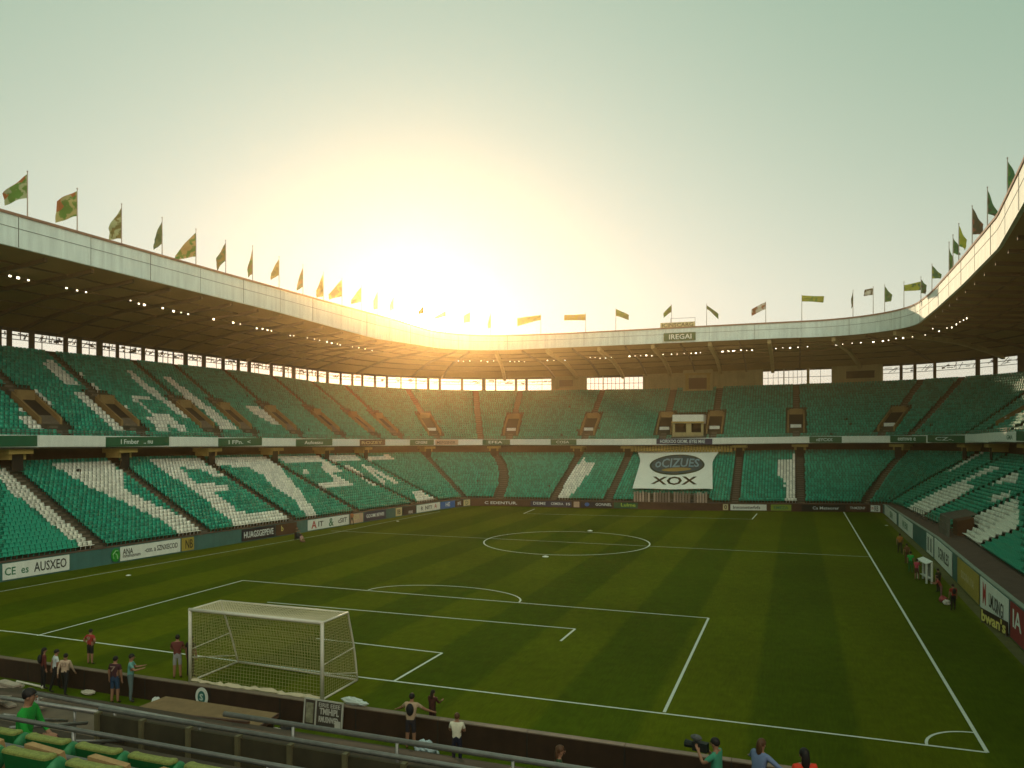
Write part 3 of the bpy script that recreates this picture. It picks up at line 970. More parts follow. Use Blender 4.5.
LAMPS = [
    [(39.75, 0.27), (40.53, 0.27), (41.67, 0.278)],
    [(45.62, 0.278), (46.88, 0.282), (47.86, 0.28)],
    [(53.14, 0.27), (54.7, 0.291), (55.4, 0.288)],
    [(57.87, 0.282), (59.78, 0.295), (61.02, 0.298), (62.15, 0.298)],
    [(66.25, 0.293)],
    [(69.46, 0.282), (70.89, 0.286), (74.39, 0.295)],
    [(74.32, 0.294), (75.06, 0.277), (76.16, 0.279), (77.04, 0.281)],
    [(81.52, 0.29), (81.96, 0.279)],
    [(84.63, 0.259), (86.12, 0.251), (87.46, 0.253)],
    [(89.06, 0.242), (90.42, 0.247), (91.91, 0.247), (92.79, 0.248)],
    [(96.1, 0.244), (97.83, 0.24), (100.23, 0.253), (103.44, 0.28)],
    [(121.67, 0.378), (122.31, 0.396), (122.97, 0.363)],
    [(124.29, 0.355), (125.05, 0.392), (125.78, 0.353)],
    [(127.65, 0.384), (128.12, 0.417), (128.66, 0.393), (129.19, 0.429)],
    [(133.6, 0.386), (134.72, 0.411), (135.76, 0.421), (136.89, 0.417)],
    [(142.28, 0.329), (143.07, 0.35), (143.84, 0.385), (144.91, 0.381), (146.05, 0.365)],
    [(149.57, 0.331), (150.55, 0.341), (151.58, 0.339), (152.65, 0.324), (153.52, 0.36)],
    [(155.68, 0.318)],
    [(157.15, 0.32), (158.11, 0.331), (159.37, 0.319)],
    [(160.58, 0.319), (161.41, 0.315), (162.19, 0.311)],
    [(166.03, 0.29), (166.86, 0.274), (167.77, 0.284)],
    [(165.88, 0.304), (166.97, 0.287), (168.02, 0.285), (169.09, 0.269), (170.0, 0.293), (170.88, 0.289)],
    [(174.74, 0.262), (175.85, 0.245), (177.0, 0.242), (178.24, 0.239), (179.7, 0.225)],
    [(183.11, 0.187), (183.85, 0.19), (185.03, 0.177), (186.09, 0.178)],
    [(187.6, 0.183), (188.81, 0.183), (189.55, 0.182), (191.03, 0.147), (191.92, 0.158), (193.11, 0.172)],
    [(195.01, 0.179), (200.14, 0.093), (198.49, 0.161)],
    [(201.18, 0.161), (202.12, 0.179), (205.38, 0.178), (207.54, 0.179), (209.34, 0.183), (211.35, 0.182)]]

def inpoly(x, y, P):
    c = False
    j = len(P) - 1
    for i in range(len(P)):
        xi, yi = P[i]; xj, yj = P[j]
        if (yi > y) != (yj > y) and x < (xj - xi) * (y - yi) / (yj - yi) + xi:
            c = not c
        j = i
    return c
def boxes(polys): return [(min(p[0] for p in P), max(p[0] for p in P), min(p[1] for p in P), max(p[1] for p in P), P) for P in polys]
BL, BU = boxes(LETTERS_LOW), boxes(LETTERS_UP)
def iswhite(bx, s, v):
    for a, b, c_, d_, P in bx:
        if a <= s <= b and c_ <= v <= d_ and inpoly(s, v, P): return True
    return False
seats = []       # (pos, heading, white, tier, stand, block)
rs = random.Random(11)
SP = .465
def fill(fn, aisles, tier, bx, width):
    for bi in range(len(aisles) - 1):
        A, B = aisles[bi], aisles[bi + 1]
        for j in range(NR):
            v = (j + .42) / NR
            vv = (j + .5) / NR
            wa, wb = width(bi, v), width(bi + 1, v)
            s0 = A[0] + (A[1] - A[0]) * v; s1 = B[0] + (B[1] - B[0]) * v
            sm0 = np.array(fn(s0, v)); sm1 = np.array(fn(s1, v))
            # sample the row curve
            m = max(3, int((s1 - s0) / 1.5))
            S = np.linspace(s0, s1, m)
            Q = np.array([fn(s, v)[:2] for s in S])
            seg_ = np.r_[0, np.cumsum(np.hypot(*np.diff(Q, axis=0).T))]
            tot = seg_[-1] - wa - wb
            n = int(tot / SP)
            if n < 1: continue
            for i in range(n):
                l = wa + (tot - n * SP) / 2 + (i + .5) * SP
                s = float(np.interp(l, seg_, S))
                if tier == 1 and v > .86 and bi == 99: continue
                x = float(np.interp(l, seg_, Q[:, 0])); y = float(np.interp(l, seg_, Q[:, 1]))
                k = min(m - 2, max(0, int(np.searchsorted(seg_, l)) - 1))
                t = Q[k + 1] - Q[k]
                z0 = fn(s, j / NR)[2]
                if rs.random() < .0015: continue
                seats.append((x, y, float(z0) + .004, math.atan2(t[1], t[0]) + rs.uniform(-.03, .03), iswhite(bx, s + rs.uniform(-.05, .05), vv), tier, side_of(s), bi, s, v))
la = [a for a in LOWA]
fill(low, la, 0, BL, lambda i, v: LOWW[i])
ua = sorted(UA, key=lambda a: a[0])
isv = [a[0] in VOM for a in ua]
fill(upp, ua, 1, BU, lambda i, v: 1.62 if isv[i] and .09 < v < .52 else .5)
# keep the tunnel mouth and the banner's footing free of seats
def keep(q):
    s, v, tier = q[8], q[9], q[5]
    if tier == 0 and 238.0 < s < 243.5 and v < .13: return False
    if tier == 0 and 152.4 < s < 163.6 and v < .12: return False
    if tier == 1 and 156.9 < s < 163.0 and v < .50: return False
    return True
seats = [q for q in seats if keep(q)]

def seat_template():
    mb = MB()
    mb.hexa([(-.245, -.33, .38), (.245, -.33, .38), (.243, .10, .36), (-.243, .10, .36), (-.245, -.33, .44), (.245, -.33, .44), (.243, .10, .41), (-.243, .10, .41)])
    mb.add([(-.243, .07, .37), (.243, .07, .37), (.243, .12, .37), (-.243, .12, .37), (-.248, .12, .66), (.248, .12, .66), (.248, .17, .66), (-.248, .17, .66), (-.225, .16, .85), (.225, .16, .85), (.225, .20, .84), (-.225, .20, .84)],
           [(0, 1, 5, 4), (4, 5, 9, 8), (1, 2, 6, 5), (5, 6, 10, 9), (2, 3, 7, 6), (6, 7, 11, 10), (3, 0, 4, 7), (7, 4, 8, 11), (8, 9, 10, 11), (0, 3, 2, 1)])
    mb.hexa([(-.03, .02, .0), (.03, .02, .0), (.03, .1, .0), (-.03, .1, .0), (-.03, -.05, .365), (.03, -.05, .365), (.03, .05, .365), (-.03, .05, .365)])
    mb.v = [(x * .79, y * .88, z * .83) for x, y, z in mb.v]
    return mb
tmpl = seat_template()
TV = np.array(tmpl.v); TF = tmpl.f
pos = np.array([q[:3] for q in seats]); ang = np.array([q[3] for q in seats])
rel = pos - np.array(CAMP)
fw_ = rel @ np.array(FWD)
px = 512 + 773.27 * (rel @ np.array(RIGHT)) / np.maximum(fw_, 1)
py = 432.1 - 773.27 * rel[:, 2] / np.maximum(fw_, 1)
vis = (fw_ > 5) & (px > 4) & (px < 1020) & (py < 640)
order = np.argsort(np.where(vis, fw_, 1e9))
NEAR = set(int(i) for i in order[:276])
rest = [i for i in range(len(seats)) if i not in NEAR]
n = len(rest)
ca, sa = np.cos(ang[rest])[:, None], np.sin(ang[rest])[:, None]
# local x runs along the row, local y outward (to the back of the seat)
VX = pos[rest][:, None, 0] + TV[None, :, 0] * ca - TV[None, :, 1] * sa
VY = pos[rest][:, None, 1] + TV[None, :, 0] * sa + TV[None, :, 1] * ca
VZ = pos[rest][:, None, 2] + TV[None, :, 2] + 0 * ca
V = np.stack([VX, VY, VZ], 2).reshape(-1, 3)
nv = len(TV)
fl = np.array(TF)
F = (fl[None] + (np.arange(n) * nv)[:, None, None]).reshape(-1, 4)
me = bpy.data.meshes.new('stadium_seats')
me.vertices.add(len(V)); me.vertices.foreach_set('co', V.ravel())
me.loops.add(F.size); me.loops.foreach_set('vertex_index', F.ravel().astype(np.int32))
me.polygons.add(len(F)); me.polygons.foreach_set('loop_start', (np.arange(len(F)) * 4).astype(np.int32))
me.materials.append(M['green']); me.materials.append(M['white'])
wh = np.array([1 if seats[i][4] else 0 for i in rest], dtype=np.int32)
me.polygons.foreach_set('material_index', np.repeat(wh, len(TF)))
me.update(calc_edges=True)
o = bpy.data.objects.new('stadium_seats', me)
C.objects.link(o)
tag(o, 'thousands of green and white plastic seats filling both tiers all round', 'seats', kind='stuff')
# the seats that show largest stand as things of their own
proto = {}
for wh_, m in ((False, M['green']), (True, M['white'])):
    mb = seat_template()
    p = mb.build('stadium_seat', m)
    proto[wh_] = p.data
    bpy.data.objects.remove(p)
blocks = {}
for i in NEAR:
    q = seats[i]
    o = bpy.data.objects.new('stadium_seat', proto[q[4]])
    C.objects.link(o)
    o.location = q[:3]
    o.rotation_euler = (0, 0, q[3])
    col = 'white' if q[4] else 'green'
    where = {0: 'lower tier at the left edge', 1: 'lower far tier', 2: 'lower right stand'}[q[6]]
    if q[6] == 2:
        where = {16: 'lower right stand, in the block with white patches beyond the all-white block', 17: 'lower right stand, in the all-white block beside the tunnel cage', 18: 'lower right stand, in the block nearest the viewer'}.get(q[7] - 2, 'lower right stand, past the nearest block')
    elif q[6] == 0:
        where = {0: 'lower left stand, in the block at the edge of view', 1: 'lower left stand, in the second block from the edge'}.get(q[7] - 2, 'lower left stand')
    tag(o, f'{col} plastic seat in the {where}', 'seat', f'{col} seats of the {where}')

# ------------------------------------------------------------------ boards, banners, signs
def chord(cv, s0, s1):
    a, b = Vector(cv(s0)), Vector(cv(s1))
    c = (a + b) / 2
    return c, (b - a).length, math.atan2(b.y - a.y, b.x - a.x)
def board(name, cat, cv, s0, s1, hgt, m, label, group, txts=(), thick=.05, zoff=0.0):
    c, l, rz = chord(cv, s0, s1)
    r = empty(name, (c.x, c.y, c.z + zoff), rz)
    tag(r, label, cat, group)
    mb = MB()
    # local -Y looks at the pitch
    mb.box((0, 0, 0), (l - .03, thick, hgt))
    mb.build('panel', m, r)
    for (tx, fx, fz, wfrac, hfrac, tm) in txts:
        text_mesh(tx, l * wfrac, hgt * hfrac, tm, 'lettering', r, (fx * l, -thick / 2 - .006, fz * hgt))
    return r, l
def fline(s):
    p = front(s); n = fnorm(s); z = lerp(s, ZB)
    return (p[0] - n[0] * .055, p[1] - n[1] * .055, z * .5 + .02)
W_, G_, K_, Y_, D_ = M['whiteink'], M['greenink'], M['ink'], M['yellowink'], M['redink']
BO = [  # s0 s1 material texts label
 (35.9, 41.5, 'bwhite', [('CE  es', -.3, 0, .34, .5, G_), ('AUSXEO', .2, .02, .5, .62, K_)], 'white advertising board reading AUSXEO at the edge of view'),
 (46.35, 53.0, 'bwhite', [('ANA', -.38, .14, .16, .42, K_), ('mmmusnum', -.32, -.2, .28, .18, K_), ('-con. a SZNXECOD', .17, .05, .56, .40, K_)], 'long white advertising board with dark text beside the green round emblem'),
 (53.15, 54.65, 'byellow', [('NB', .1, 0, .6, .7, K_)], 'small yellow board with black marks at the end of the long white one'),
 (61.0, 66.0, 'bdark', [('HUAGSGEPEVE', 0, 0, .88, .55, W_)], 'black advertising board with white capitals on the left wall'),
 (66.1, 69.5, 'bbrown', [('b', -.2, .1, .1, .5, Y_)], 'dark brown board behind the camera crew on the left'),
 (71.4, 79.0, 'bwhite', [('A', -.36, 0, .12, .75, D_), ('IT', -.2, 0, .12, .5, K_), ('&', .05, 0, .12, .8, G_), ('cSIIT', .33, .02, .22, .5, K_)], 'white advertising board with a red letter and green mark'),
 (79.2, 81.8, 'bpink', [('ER', 0, .1, .5, .5, M['bcream'])], 'small brownish pink board along the left wall'),
 (82.0, 86.7, 'bnavy', [('GOOMI BEWEI', 0, .05, .8, .4, W_)], 'navy advertising board with white text near the left corner'),
 (88.95, 90.4, 'bcream', [('IB', 0, 0, .5, .6, K_)], 'small cream board near the left corner'),
 (90.5, 93.8, 'bdark', [('FXXS', .1, -.25, .3, .35, W_)], 'dark board with small white marks low down, near the left corner'),
 (94.0, 100.4, 'bwhite', [('R  NITI', -.1, 0, .45, .5, K_), ('A', .3, .05, .1, .6, D_)], 'white board with a small red mark in the left corner'),
 (100.7, 110, 'bblue', [('HE', 0, .05, .3, .6, W_)], 'grey blue board at the turn of the left corner'),
 (110.2, 115.5, 'bbrown', [('IFE', 0, 0, .4, .5, W_)], 'brown board at the turn into the far wall'),
 (115.7, 120.2, 'bcream', [('D', 0, 0, .4, .7, G_)], 'cream board with green letter where the far wall begins'),
 (120.4, 135.9, 'bbrown', [('C EDENTUR.', .02, 0, .55, .5, W_)], 'long brown board with white words on the far wall'),
 (136.1, 143.0, 'bnavy', [('DEIME', -.28, .05, .3, .5, W_), ('CEMERA', .15, .05, .3, .45, W_), ('IS', .42, .05, .1, .45, W_)], 'navy board with three white words on the far wall'),
 (143.3, 144.2, 'bpink', [], 'tiny pinkish board between two navy boards on the far wall'),
 (144.4, 149.2, 'bdark', [('GONNEL', .22, .08, .5, .5, W_)], 'dark board with white word and blue emblem, far wall'),
 (149.4, 153.0, 'bgreen', [('Lulme', .1, .1, .6, .6, M['limeink'])], 'green board with lime script left of the grey far panels'),
 (165.4, 166.2, 'bcream', [('0', 0, 0, .5, .7, K_)], 'narrow cream board beside the white far board'),
 (166.5, 171.8, 'bwhite', [('Innonetwfvfs', -.05, 0, .75, .55, K_)], 'white board with slanting black word on the far wall'),
 (172.4, 175.4, 'limeboard', [('EMEZA', 0, 0, .7, .5, M['greenink'])], 'yellow green board with dark green word on the far wall'),
 (177.0, 184.2, 'ink', [('Ca Meteorer', .05, 0, .6, .5, W_)], 'black board with white script on the far wall'),
 (184.5, 187.8, 'bbrown', [('TNMZENF', 0, .05, .75, .4, W_)], 'maroon dark board with faint white word on the far wall'),
 (188.8, 193.0, 'bwhite', [('RB', .1, 0, .4, .8, K_), ('m', -.3, 0, .2, .4, D_)], 'small white board in the right corner of the far wall'),
 (199.0, 214.2, 'bwhite', [('SBH', .1, 0, .22, .6, G_)], 'pale board starting the right wall at the corner'),
 (216.6, 228.8, 'bwhite', [('WI ENR', 0, 0, .4, .5, G_)], 'white board with green letters before the teal gap, right wall'),
 (238.8, 242.6, 'bwhite', [('II II', 0, 0, .6, .7, K_)], 'white board with four dark bars, right wall'),
 (243.5, 253.4, 'bwhite', [('SGINLES', .05, 0, .6, .5, K_)], 'white board with dark letters left of the yellow board'),
 (256.2, 264.8, 'byellow', [('SOORA 11A', .0, .0, .6, .3, M['bcream'])], 'yellow advertising board on the right wall'),
 (265.3, 273.3, 'bwhite', [('M', -.33, .05, .12, .7, D_), ('LMUSINGI', .1, 0, .5, .45, K_)], 'white board with red emblem nearest on the right wall'),
 (273.8, 277.0, 'bred', [('IA', 0, .1, .6, .5, W_)], 'red board cut by the right edge of view'),
]
M['limeboard'] = mat('lime board', (0.22, 0.30, 0.04), 0.6, 0.15, 1)
for s0, s1, mk, tx, lab in BO:
    hz = lerp((s0 + s1) / 2, ZB) - .22
    r, l = board('advertising_board', 'advertising board', fline, s0, s1, hz, M[mk], lab, 'advertising boards round the pitch', tx)
    if 'blue emblem' in lab:
        mb = MB(); mb.ball((-.3 * l, -.06, .05), (.38, .03, .3), 10, 8); mb.build('emblem', M['bblue'], r)
# round green emblem on the left wall
r = empty('emblem_disc', fline(45.85), chord(fline, 45.4, 46.3)[2])
tag(r, 'round bright green emblem on the left wall beside the long white board', 'emblem')
mb = MB()
nn = 24
for y0, y1, rr in ((-.05, -.10, .62),):
    vs = [(rr * .72 * math.cos(2 * math.pi * i / nn), y, rr * math.sin(2 * math.pi * i / nn)) for y in (y0, y1) for i in range(nn)]
    mb.add(vs, [tuple(range(nn)), tuple(range(2 * nn - 1, nn - 1, -1))] + [(i, (i + 1) % nn, nn + (i + 1) % nn, nn + i) for i in range(nn)])
mb.build('disc', mat('bright green emblem', (0.02, 0.26, 0.03), 0.5), r)
mb = MB()
mb.tube([(-.2, -.11, -.3), (-.28, -.11, .1), (0, -.11, .42), (.22, -.11, .35)], .05, 5)
mb.tube([(.2, -.11, -.35), (.1, -.11, .05), (-.05, -.11, .15)], .05, 5)
mb.build('swirl', mat('pale green paint', (0.30, 0.52, 0.22), 0.5), r)
# panels along the balcony front
def bline(s):
    p = off(s, UD - .175, lerp(s, UZ) - .56)
    return (p[0], p[1], p[2])
BP = [(27.0, 36.4, 'w', ''), (36.5, 43.3, 'g', ''), (43.5, 50.7, 'w', ''), (50.9, 59.4, 'g', 'I Fmber   .. nu'), (59.6, 67.1, 'w', ''), (67.3, 75.5, 'g', 'I FPn.  <'), (75.7, 82.7, 'w', ''), (82.9, 92.0, 'g', 'Aufoessu'), (92.2, 99.7, 'w', ''), (99.9, 108.1, 'd', 'ROZEY'), (108.3, 114.1, 'w', ''), (114.3, 118.0, 'g', 'CEVSERE'), (118.2, 121.3, 'p', 'MSFGSNSR'), (121.5, 124.2, 'w', ''), (124.4, 127.9, 'g', 'EFEA'), (128.1, 134.7, 'w', ''), (134.9, 139.9, 'g', 'COSA'), (140.1, 147.2, 'w', ''), (147.3, 154.4, 'w', ''), (154.6, 164.3, 'n', 'HORIXOO OIOML IEYBS MAE'), (164.5, 172, 'w', ''), (172.1, 179.7, 'w', ''), (179.9, 183.4, 'g', 'nEYCXX'), (183.6, 188.5, 'w', ''), (188.7, 193.1, 'g', 'eemwe e'), (193.3, 199.8, 'g', 'CZ-.'), (200.0, 211.8, 'w', ''), (211.9, 224.4, 'w', 'GMA'), (224.6, 236, 'g', '')]
wc = 0
for s0, s1, k_, tx in BP:
    m = {'w': M['bwhite'], 'g': M['bgreen'], 'd': M['bbrown'], 'p': M['bpink'], 'n': M['bnavy']}[k_]
    if tx:
        lab = {'g': f'green balcony panel with the white words {tx}', 'd': 'brownish balcony panel with worn word near the left corner', 'p': 'pinkish white balcony panel with an oval of dark letters', 'n': 'long dark panel of white letters below the commentary box', 'w': 'white balcony panel with green letters at the right edge'}[k_]
        lab = ' '.join(x for x in lab.replace('..', '').replace('<', '').replace('-.', '').split() if x not in ('.', '..'))
    elif k_ == 'w':
        wc += 1
        lab = f'plain white balcony panel, {ORD[wc]} plain white one along the front'
    else:
        lab = 'plain green balcony panel at the left edge of view' if s0 < 100 else 'plain green balcony panel past the right corner'
    tw = .8 if k_ in 'npd' else .5
    tl = [(tx, .3 if tx == 'GMA' else -.03, 0, .2 if tx == 'GMA' else tw, .62 if k_ == 'n' else .5, G_ if tx == 'GMA' else K_ if k_ == 'p' else M['bcream'] if k_ == 'd' else W_)] if tx else []
    r, l = board('balcony_panel', 'balcony panel', bline, s0, s1, 1.0, m, lab, 'panels along the balcony front', tl)
# two signs on the far roof edge
def rline(s):
    p = off(s, lerp(s, RD) - .25, lerp(s, RBZ) + .95)
    return (p[0], p[1], p[2])
board('roof_sign', 'sign', rline, 156.9, 162.2, 1.35, M['bgreen'], 'green sign with white letters IREGAI on the far roof fascia', None, [('IREGAI', .02, 0, .7, .62, W_)], .12)
def rline2(s):
    p = off(s, lerp(s, RD) + .45, lerp(s, RTZ) + .55)
    return (p[0], p[1], p[2])
r, l = board('name_sign', 'sign', rline2, 156.2, 162.0, .9, M['bcream'], 'pale sign with dark letters on top of the far roof edge', None, [('ICINSCARG', 0, 0, .9, .7, K_)], .08)
mb = MB()
for x in (-.2, .5):
    mb.bar((l * x, .1, -.6), (l * x, .1, 1.15), .07)
mb.bar((-.2 * l, .1, 1.12), (.5 * l, .1, 1.12), .06)
mb.build('frame', M['pole'], r)

# hanging banner on the far lower tier
rt = empty('stand_banner', P3(low(158.4, .55)), 0)
tag(rt, 'large white banner with a dark oval crest laid over the far lower seats', 'banner')
def bsurf(u, v, lift=.98):
    """u across 0..1, v up 0..1 over the seats"""
    bl, br = 151.9, 164.0
    if v > .66:
        k = (v - .66) / .34
        bl -= k ** 1.5 * 1.1; br += k ** 1.5 * 1.5
    s = bl + (br - bl) * u
    q = low(s, .13 + v * .82)
    n = base(s)[1]
    sag = .05 * math.sin(u * 9.0 + v * 4) + .04 * math.sin(v * 13 - u * 5)
    return Vector((q[0] - n[0] * .15, q[1] - n[1] * .15, q[2] + lift + sag)) - rt.location
mb = MB()
top = [[bsurf(u / 24, v / 16) for u in range(25)] for v in range(17)]
bot = [[bsurf(u / 24, v / 16, .94) for u in range(25)] for v in range(17)]
mb.strip(top); mb.strip([r_[::-1] for r_ in bot])
mb.build('cloth', mat('banner cloth', (0.74, 0.74, 0.65), 0.85, 0.06, 0.6), rt, smooth=True)
def bellipse(cu, cv_, ru, rv, lift, m, nm, par):
    mb = MB(); n = 40
    rows = []
    for k in range(5):
        f = k / 4
        rows.append([bsurf(cu + ru * f * math.cos(2 * math.pi * i / n), cv_ + rv * f * math.sin(2 * math.pi * i / n), .98 + lift) for i in range(n + 1)])
    mb.strip(rows)
    return mb.build(nm, m, par)
ov = bellipse(.52, .60, .375, .27, .02, mat('crest dark green', (0.03, 0.045, 0.02), 0.7), 'crest', rt)
bellipse(.52, .60, .35, .235, .035, mat('crest slate', (0.045, 0.075, 0.085), 0.7), 'field', ov)
bellipse(.52, .47, .20, .05, .05, mat('crest gold', (0.30, 0.20, 0.06), 0.7), 'scroll', ov)
def btext(tx, u0, u1, v0, v1, lift, m, nm, par):
    t = text_mesh(tx, 1, 1, m, nm, par, bold=.02)
    a = np.zeros(len(t.data.vertices) * 3); t.data.vertices.foreach_get('co', a); a = a.reshape(-1, 3)
    for i, p in enumerate(a):
        q = bsurf(u0 + (u1 - u0) * (p[0] + .5), v0 + (v1 - v0) * (p[2] + .5), .98 + lift)
        a[i] = q
    t.data.vertices.foreach_set('co', a.ravel()); t.data.update()
btext('oCIZUES', .22, .82, .53, .76, .055, mat('crest pale blue', (0.35, 0.50, 0.55), 0.7), 'lettering', ov)
btext('XOX', .22, .80, .10, .29, .03, mat('banner dark letters', (0.05, 0.045, 0.02), 0.7), 'lettering', rt)
# slatted fence below the banner
rt = empty('slatted_fence', P3(low(158, .02)), 0)
tag(rt, 'pinkish grey slatted fence below the white banner in the far stand', 'fence')
mb = MB()
for i in range(26):
    s = 152.5 + i * .42
    a_ = Vector(low(s, .0)) - rt.location; n = Vector(base(s)[1] + (0,))
    a_ = a_ - n * .05
    if i % 7 != 6:
        mb.bar(a_ + Vector((0, 0, -.1)), a_ + Vector((0, 0, 1.5 + .12 * math.sin(i * 2.3))), .30, .05)
mb.build('slats', mat('pinkish timber', (0.34, 0.25, 0.19), 0.85, 0.2, 1, island=.35), rt)
mb = MB()
for zz in (.3, 1.2):
    mb.bar(Vector(low(152.4, 0)) - rt.location + Vector((0, .1, zz)), Vector(low(163.2, 0)) - rt.location + Vector((0, .1, zz)), .08)
mb.build('rail', M['grey'], rt)

# ------------------------------------------------------------------ floodlights under the roof
rl_ = random.Random(9)
for i, cl in enumerate(LAMPS):
    cl = sorted(cl)
    cm = cl[len(cl) // 2]
    c = Vector(roof(*cm)) - Vector((0, 0, .45))
    r = empty('floodlight_bank', c)
    where = 'left roof' if cm[0] < 112 else 'far roof' if cm[0] < 186 else 'right-hand curve of the roof'
    lab = f'{ORD[i + 1]} bank from the left of lit lamps under the {where}'
    if len(cl) == 1: lab = f'single lit lamp under the {where}, {ORD[i + 1]} light group from the left'
    tag(r, lab, 'floodlights', 'floodlight banks under the roof')
    mb = MB()
    pts = [Vector(roof(*q)) - Vector((0, 0, .42)) - c for q in cl]
    if len(pts) > 1:
        for a_, b_ in zip(pts[:-1], pts[1:]): mb.bar(a_, b_, .07)
    for p in pts: mb.bar(p, p + Vector((0, 0, .36)), .06)
    mb.build('bracket', M['lampcase'], r)
    for q, p in zip(cl, pts):
        k_ = rl_.choice((.05, .07, .08, .10, .13))
        n = Vector(base(q[0])[1] + (0,))
        T = Vector((-n.y, n.x, 0))
        mb = MB()
        A = [p + T * x * .16 + n * y * .14 + Vector((0, 0, z_)) for z_ in (-.24, -.03) for x, y in ((-1, -1), (1, -1), (1, 1), (-1, 1))]
        mb.hexa(A)
        lo = mb.build('lamp', M['lampcase'], r)
        mb = MB()
        A = [p + T * x * k_ + n * (y * .03 - .15) + Vector((0, 0, z_)) for z_ in (-.05 - k_ * 1.3, -.04) for x, y in ((-1, -1), (1, -1), (1, 1), (-1, 1))]
        mb.hexa(A)
        mb.build('lit_face', M['lamp'], lo)

# ------------------------------------------------------------------ flags on the roof edge
FLG = [  # s, pole height, then in photo proportions: pole px height, fly px (sign = side), hoist top, hoist bottom, tip top, tip bottom, colour, accent
 (37.1, 3.88, 47, -24, 2, 26, 22, 33, 'pale', 'leaf'), (41.9, 3.89, 44, -21, 2, 27, 12, 34, 'olivepale', 'leaf'), (46.8, 3.87, 41, -13, 3, 34, 24, 35, 'olive', 'pale'),
 (51.9, 3.92, 39, -8, 3, 26, 21, 32, 'green', 'green'), (56.7, 3.94, 37, -21, 3, 27, 26, 31, 'leaf', 'sand'), (61.4, 3.82, 34, -9, 2, 20, 18, 30, 'olive', 'green'),
 (66.1, 4.25, 36, -5, 2, 28, 24, 31, 'olive', 'leaf'), (71.2, 4.03, 32, -8, 2, 18, 16, 23, 'oliveyellow', 'olive'), (76.3, 4.04, 31, -6, 2, 22, 20, 26, 'olive', 'green'), (81.1, 3.95, 29, -7, 1, 24, 18, 25, 'yellowolive', 'olive'),
 (85.8, 3.98, 28, -13, 1, 18, 16, 21, 'yellow', 'olive'), (91.0, 3.78, 25.5, -10, 1, 16, 14, 18, 'yellow', 'sand'), (95.8, 3.92, 25, -4, 1, 18, 10, 19, 'yellowolive', 'olive'), (100.9, 4.01, 25, -4, 1, 14, 10, 16, 'oliveyellow', 'sand'),
 (111.5, 4.33, 25, -6, 1, 9, 8, 11, 'yellow', 'sand'), (117.1, 4.13, 23, -11, 1, 6, 7, 9, 'sand', 'orange'), (121.8, 4.09, 22, -6, 0, 9, 3, 10, 'redbrown', 'sand'), (125.5, 4.04, 22, -3, 0, 14, 10, 15, 'olive', 'green'),
 (134.8, 3.68, 20, -23, 1, 6, 4, 12, 'yellowleaf', 'leaf'), (143.1, 3.43, 19, -21, 1, 7, 2, 7, 'yellow', 'sand'), (148.5, 3.83, 22, 13, 0, 7, 6, 11, 'leaf', 'green'),
 (158.1, 3.91, 23, -8, 0, 7, 8, 13, 'green', 'leaf'), (163.9, 3.68, 22, 12, 1, 5, 10, 15, 'green', 'leaf'), (173.3, 3.43, 21, -14, 0, 7, 7, 14, 'redbrown', 'white'),
 (178.8, 4.18, 26, 22, 0, 6, 1, 7, 'yellowleaf', 'leaf'), (186.2, 4.2, 27, -2, 1, 16, 10, 18, 'dark', 'green'), (189.3, 4.26, 28, -9, 1, 8, 3, 9, 'white', 'dark'),
 (191.2, 4.19, 28, 7, 1, 17, 10, 16, 'green', 'leaf'), (194.9, 3.91, 27, 18, 3, 9, -1, 8, 'yellowleaf', 'green'), (199.8, 3.59, 26, 5, 2, 16, 8, 17, 'green', 'dark'),
 (208.0, 3.97, 31, 9, 1, 14, 10, 14, 'green', 'yellowleaf'), (220.1, 4.08, 36, 5, 4, 30, 22, 32, 'green', 'leaf'), (222.6, 4.31, 39, 7, 2, 18, 14, 20, 'green', 'leaf'),
 (226.1, 4.67, 44, 7, 1, 22, 16, 26, 'yellowleaf', 'leaf'), (233.3, 4.58, 47, 10, 1, 28, 18, 28, 'dark', 'redbrown'), (240.6, 4.26, 48, 9, 2, 26, 24, 30, 'green', 'dark'), (248.7, 4.19, 53, 11, 2, 38, 22, 36, 'green', 'leaf')]
FC_ = dict(pale=(.36, .42, .24), orange=(.42, .12, .03), olivepale=(.40, .38, .16), olive=(.16, .16, .045), green=(.018, .14, .055), leaf=(.08, .24, .035), sand=(.44, .33, .13), oliveyellow=(.28, .26, .06), yellowolive=(.36, .30, .05), yellow=(.48, .38, .05), redbrown=(.22, .07, .045), yellowleaf=(.28, .33, .03), white=(.5, .5, .44), dark=(.035, .05, .03))
FN = dict(pale='pale green', orange='orange', olivepale='pale olive', olive='olive', green='dark green', leaf='leaf green', sand='sandy', oliveyellow='olive yellow', yellowolive='mustard', yellow='yellow', redbrown='red brown', yellowleaf='yellow green', white='white', dark='nearly black')
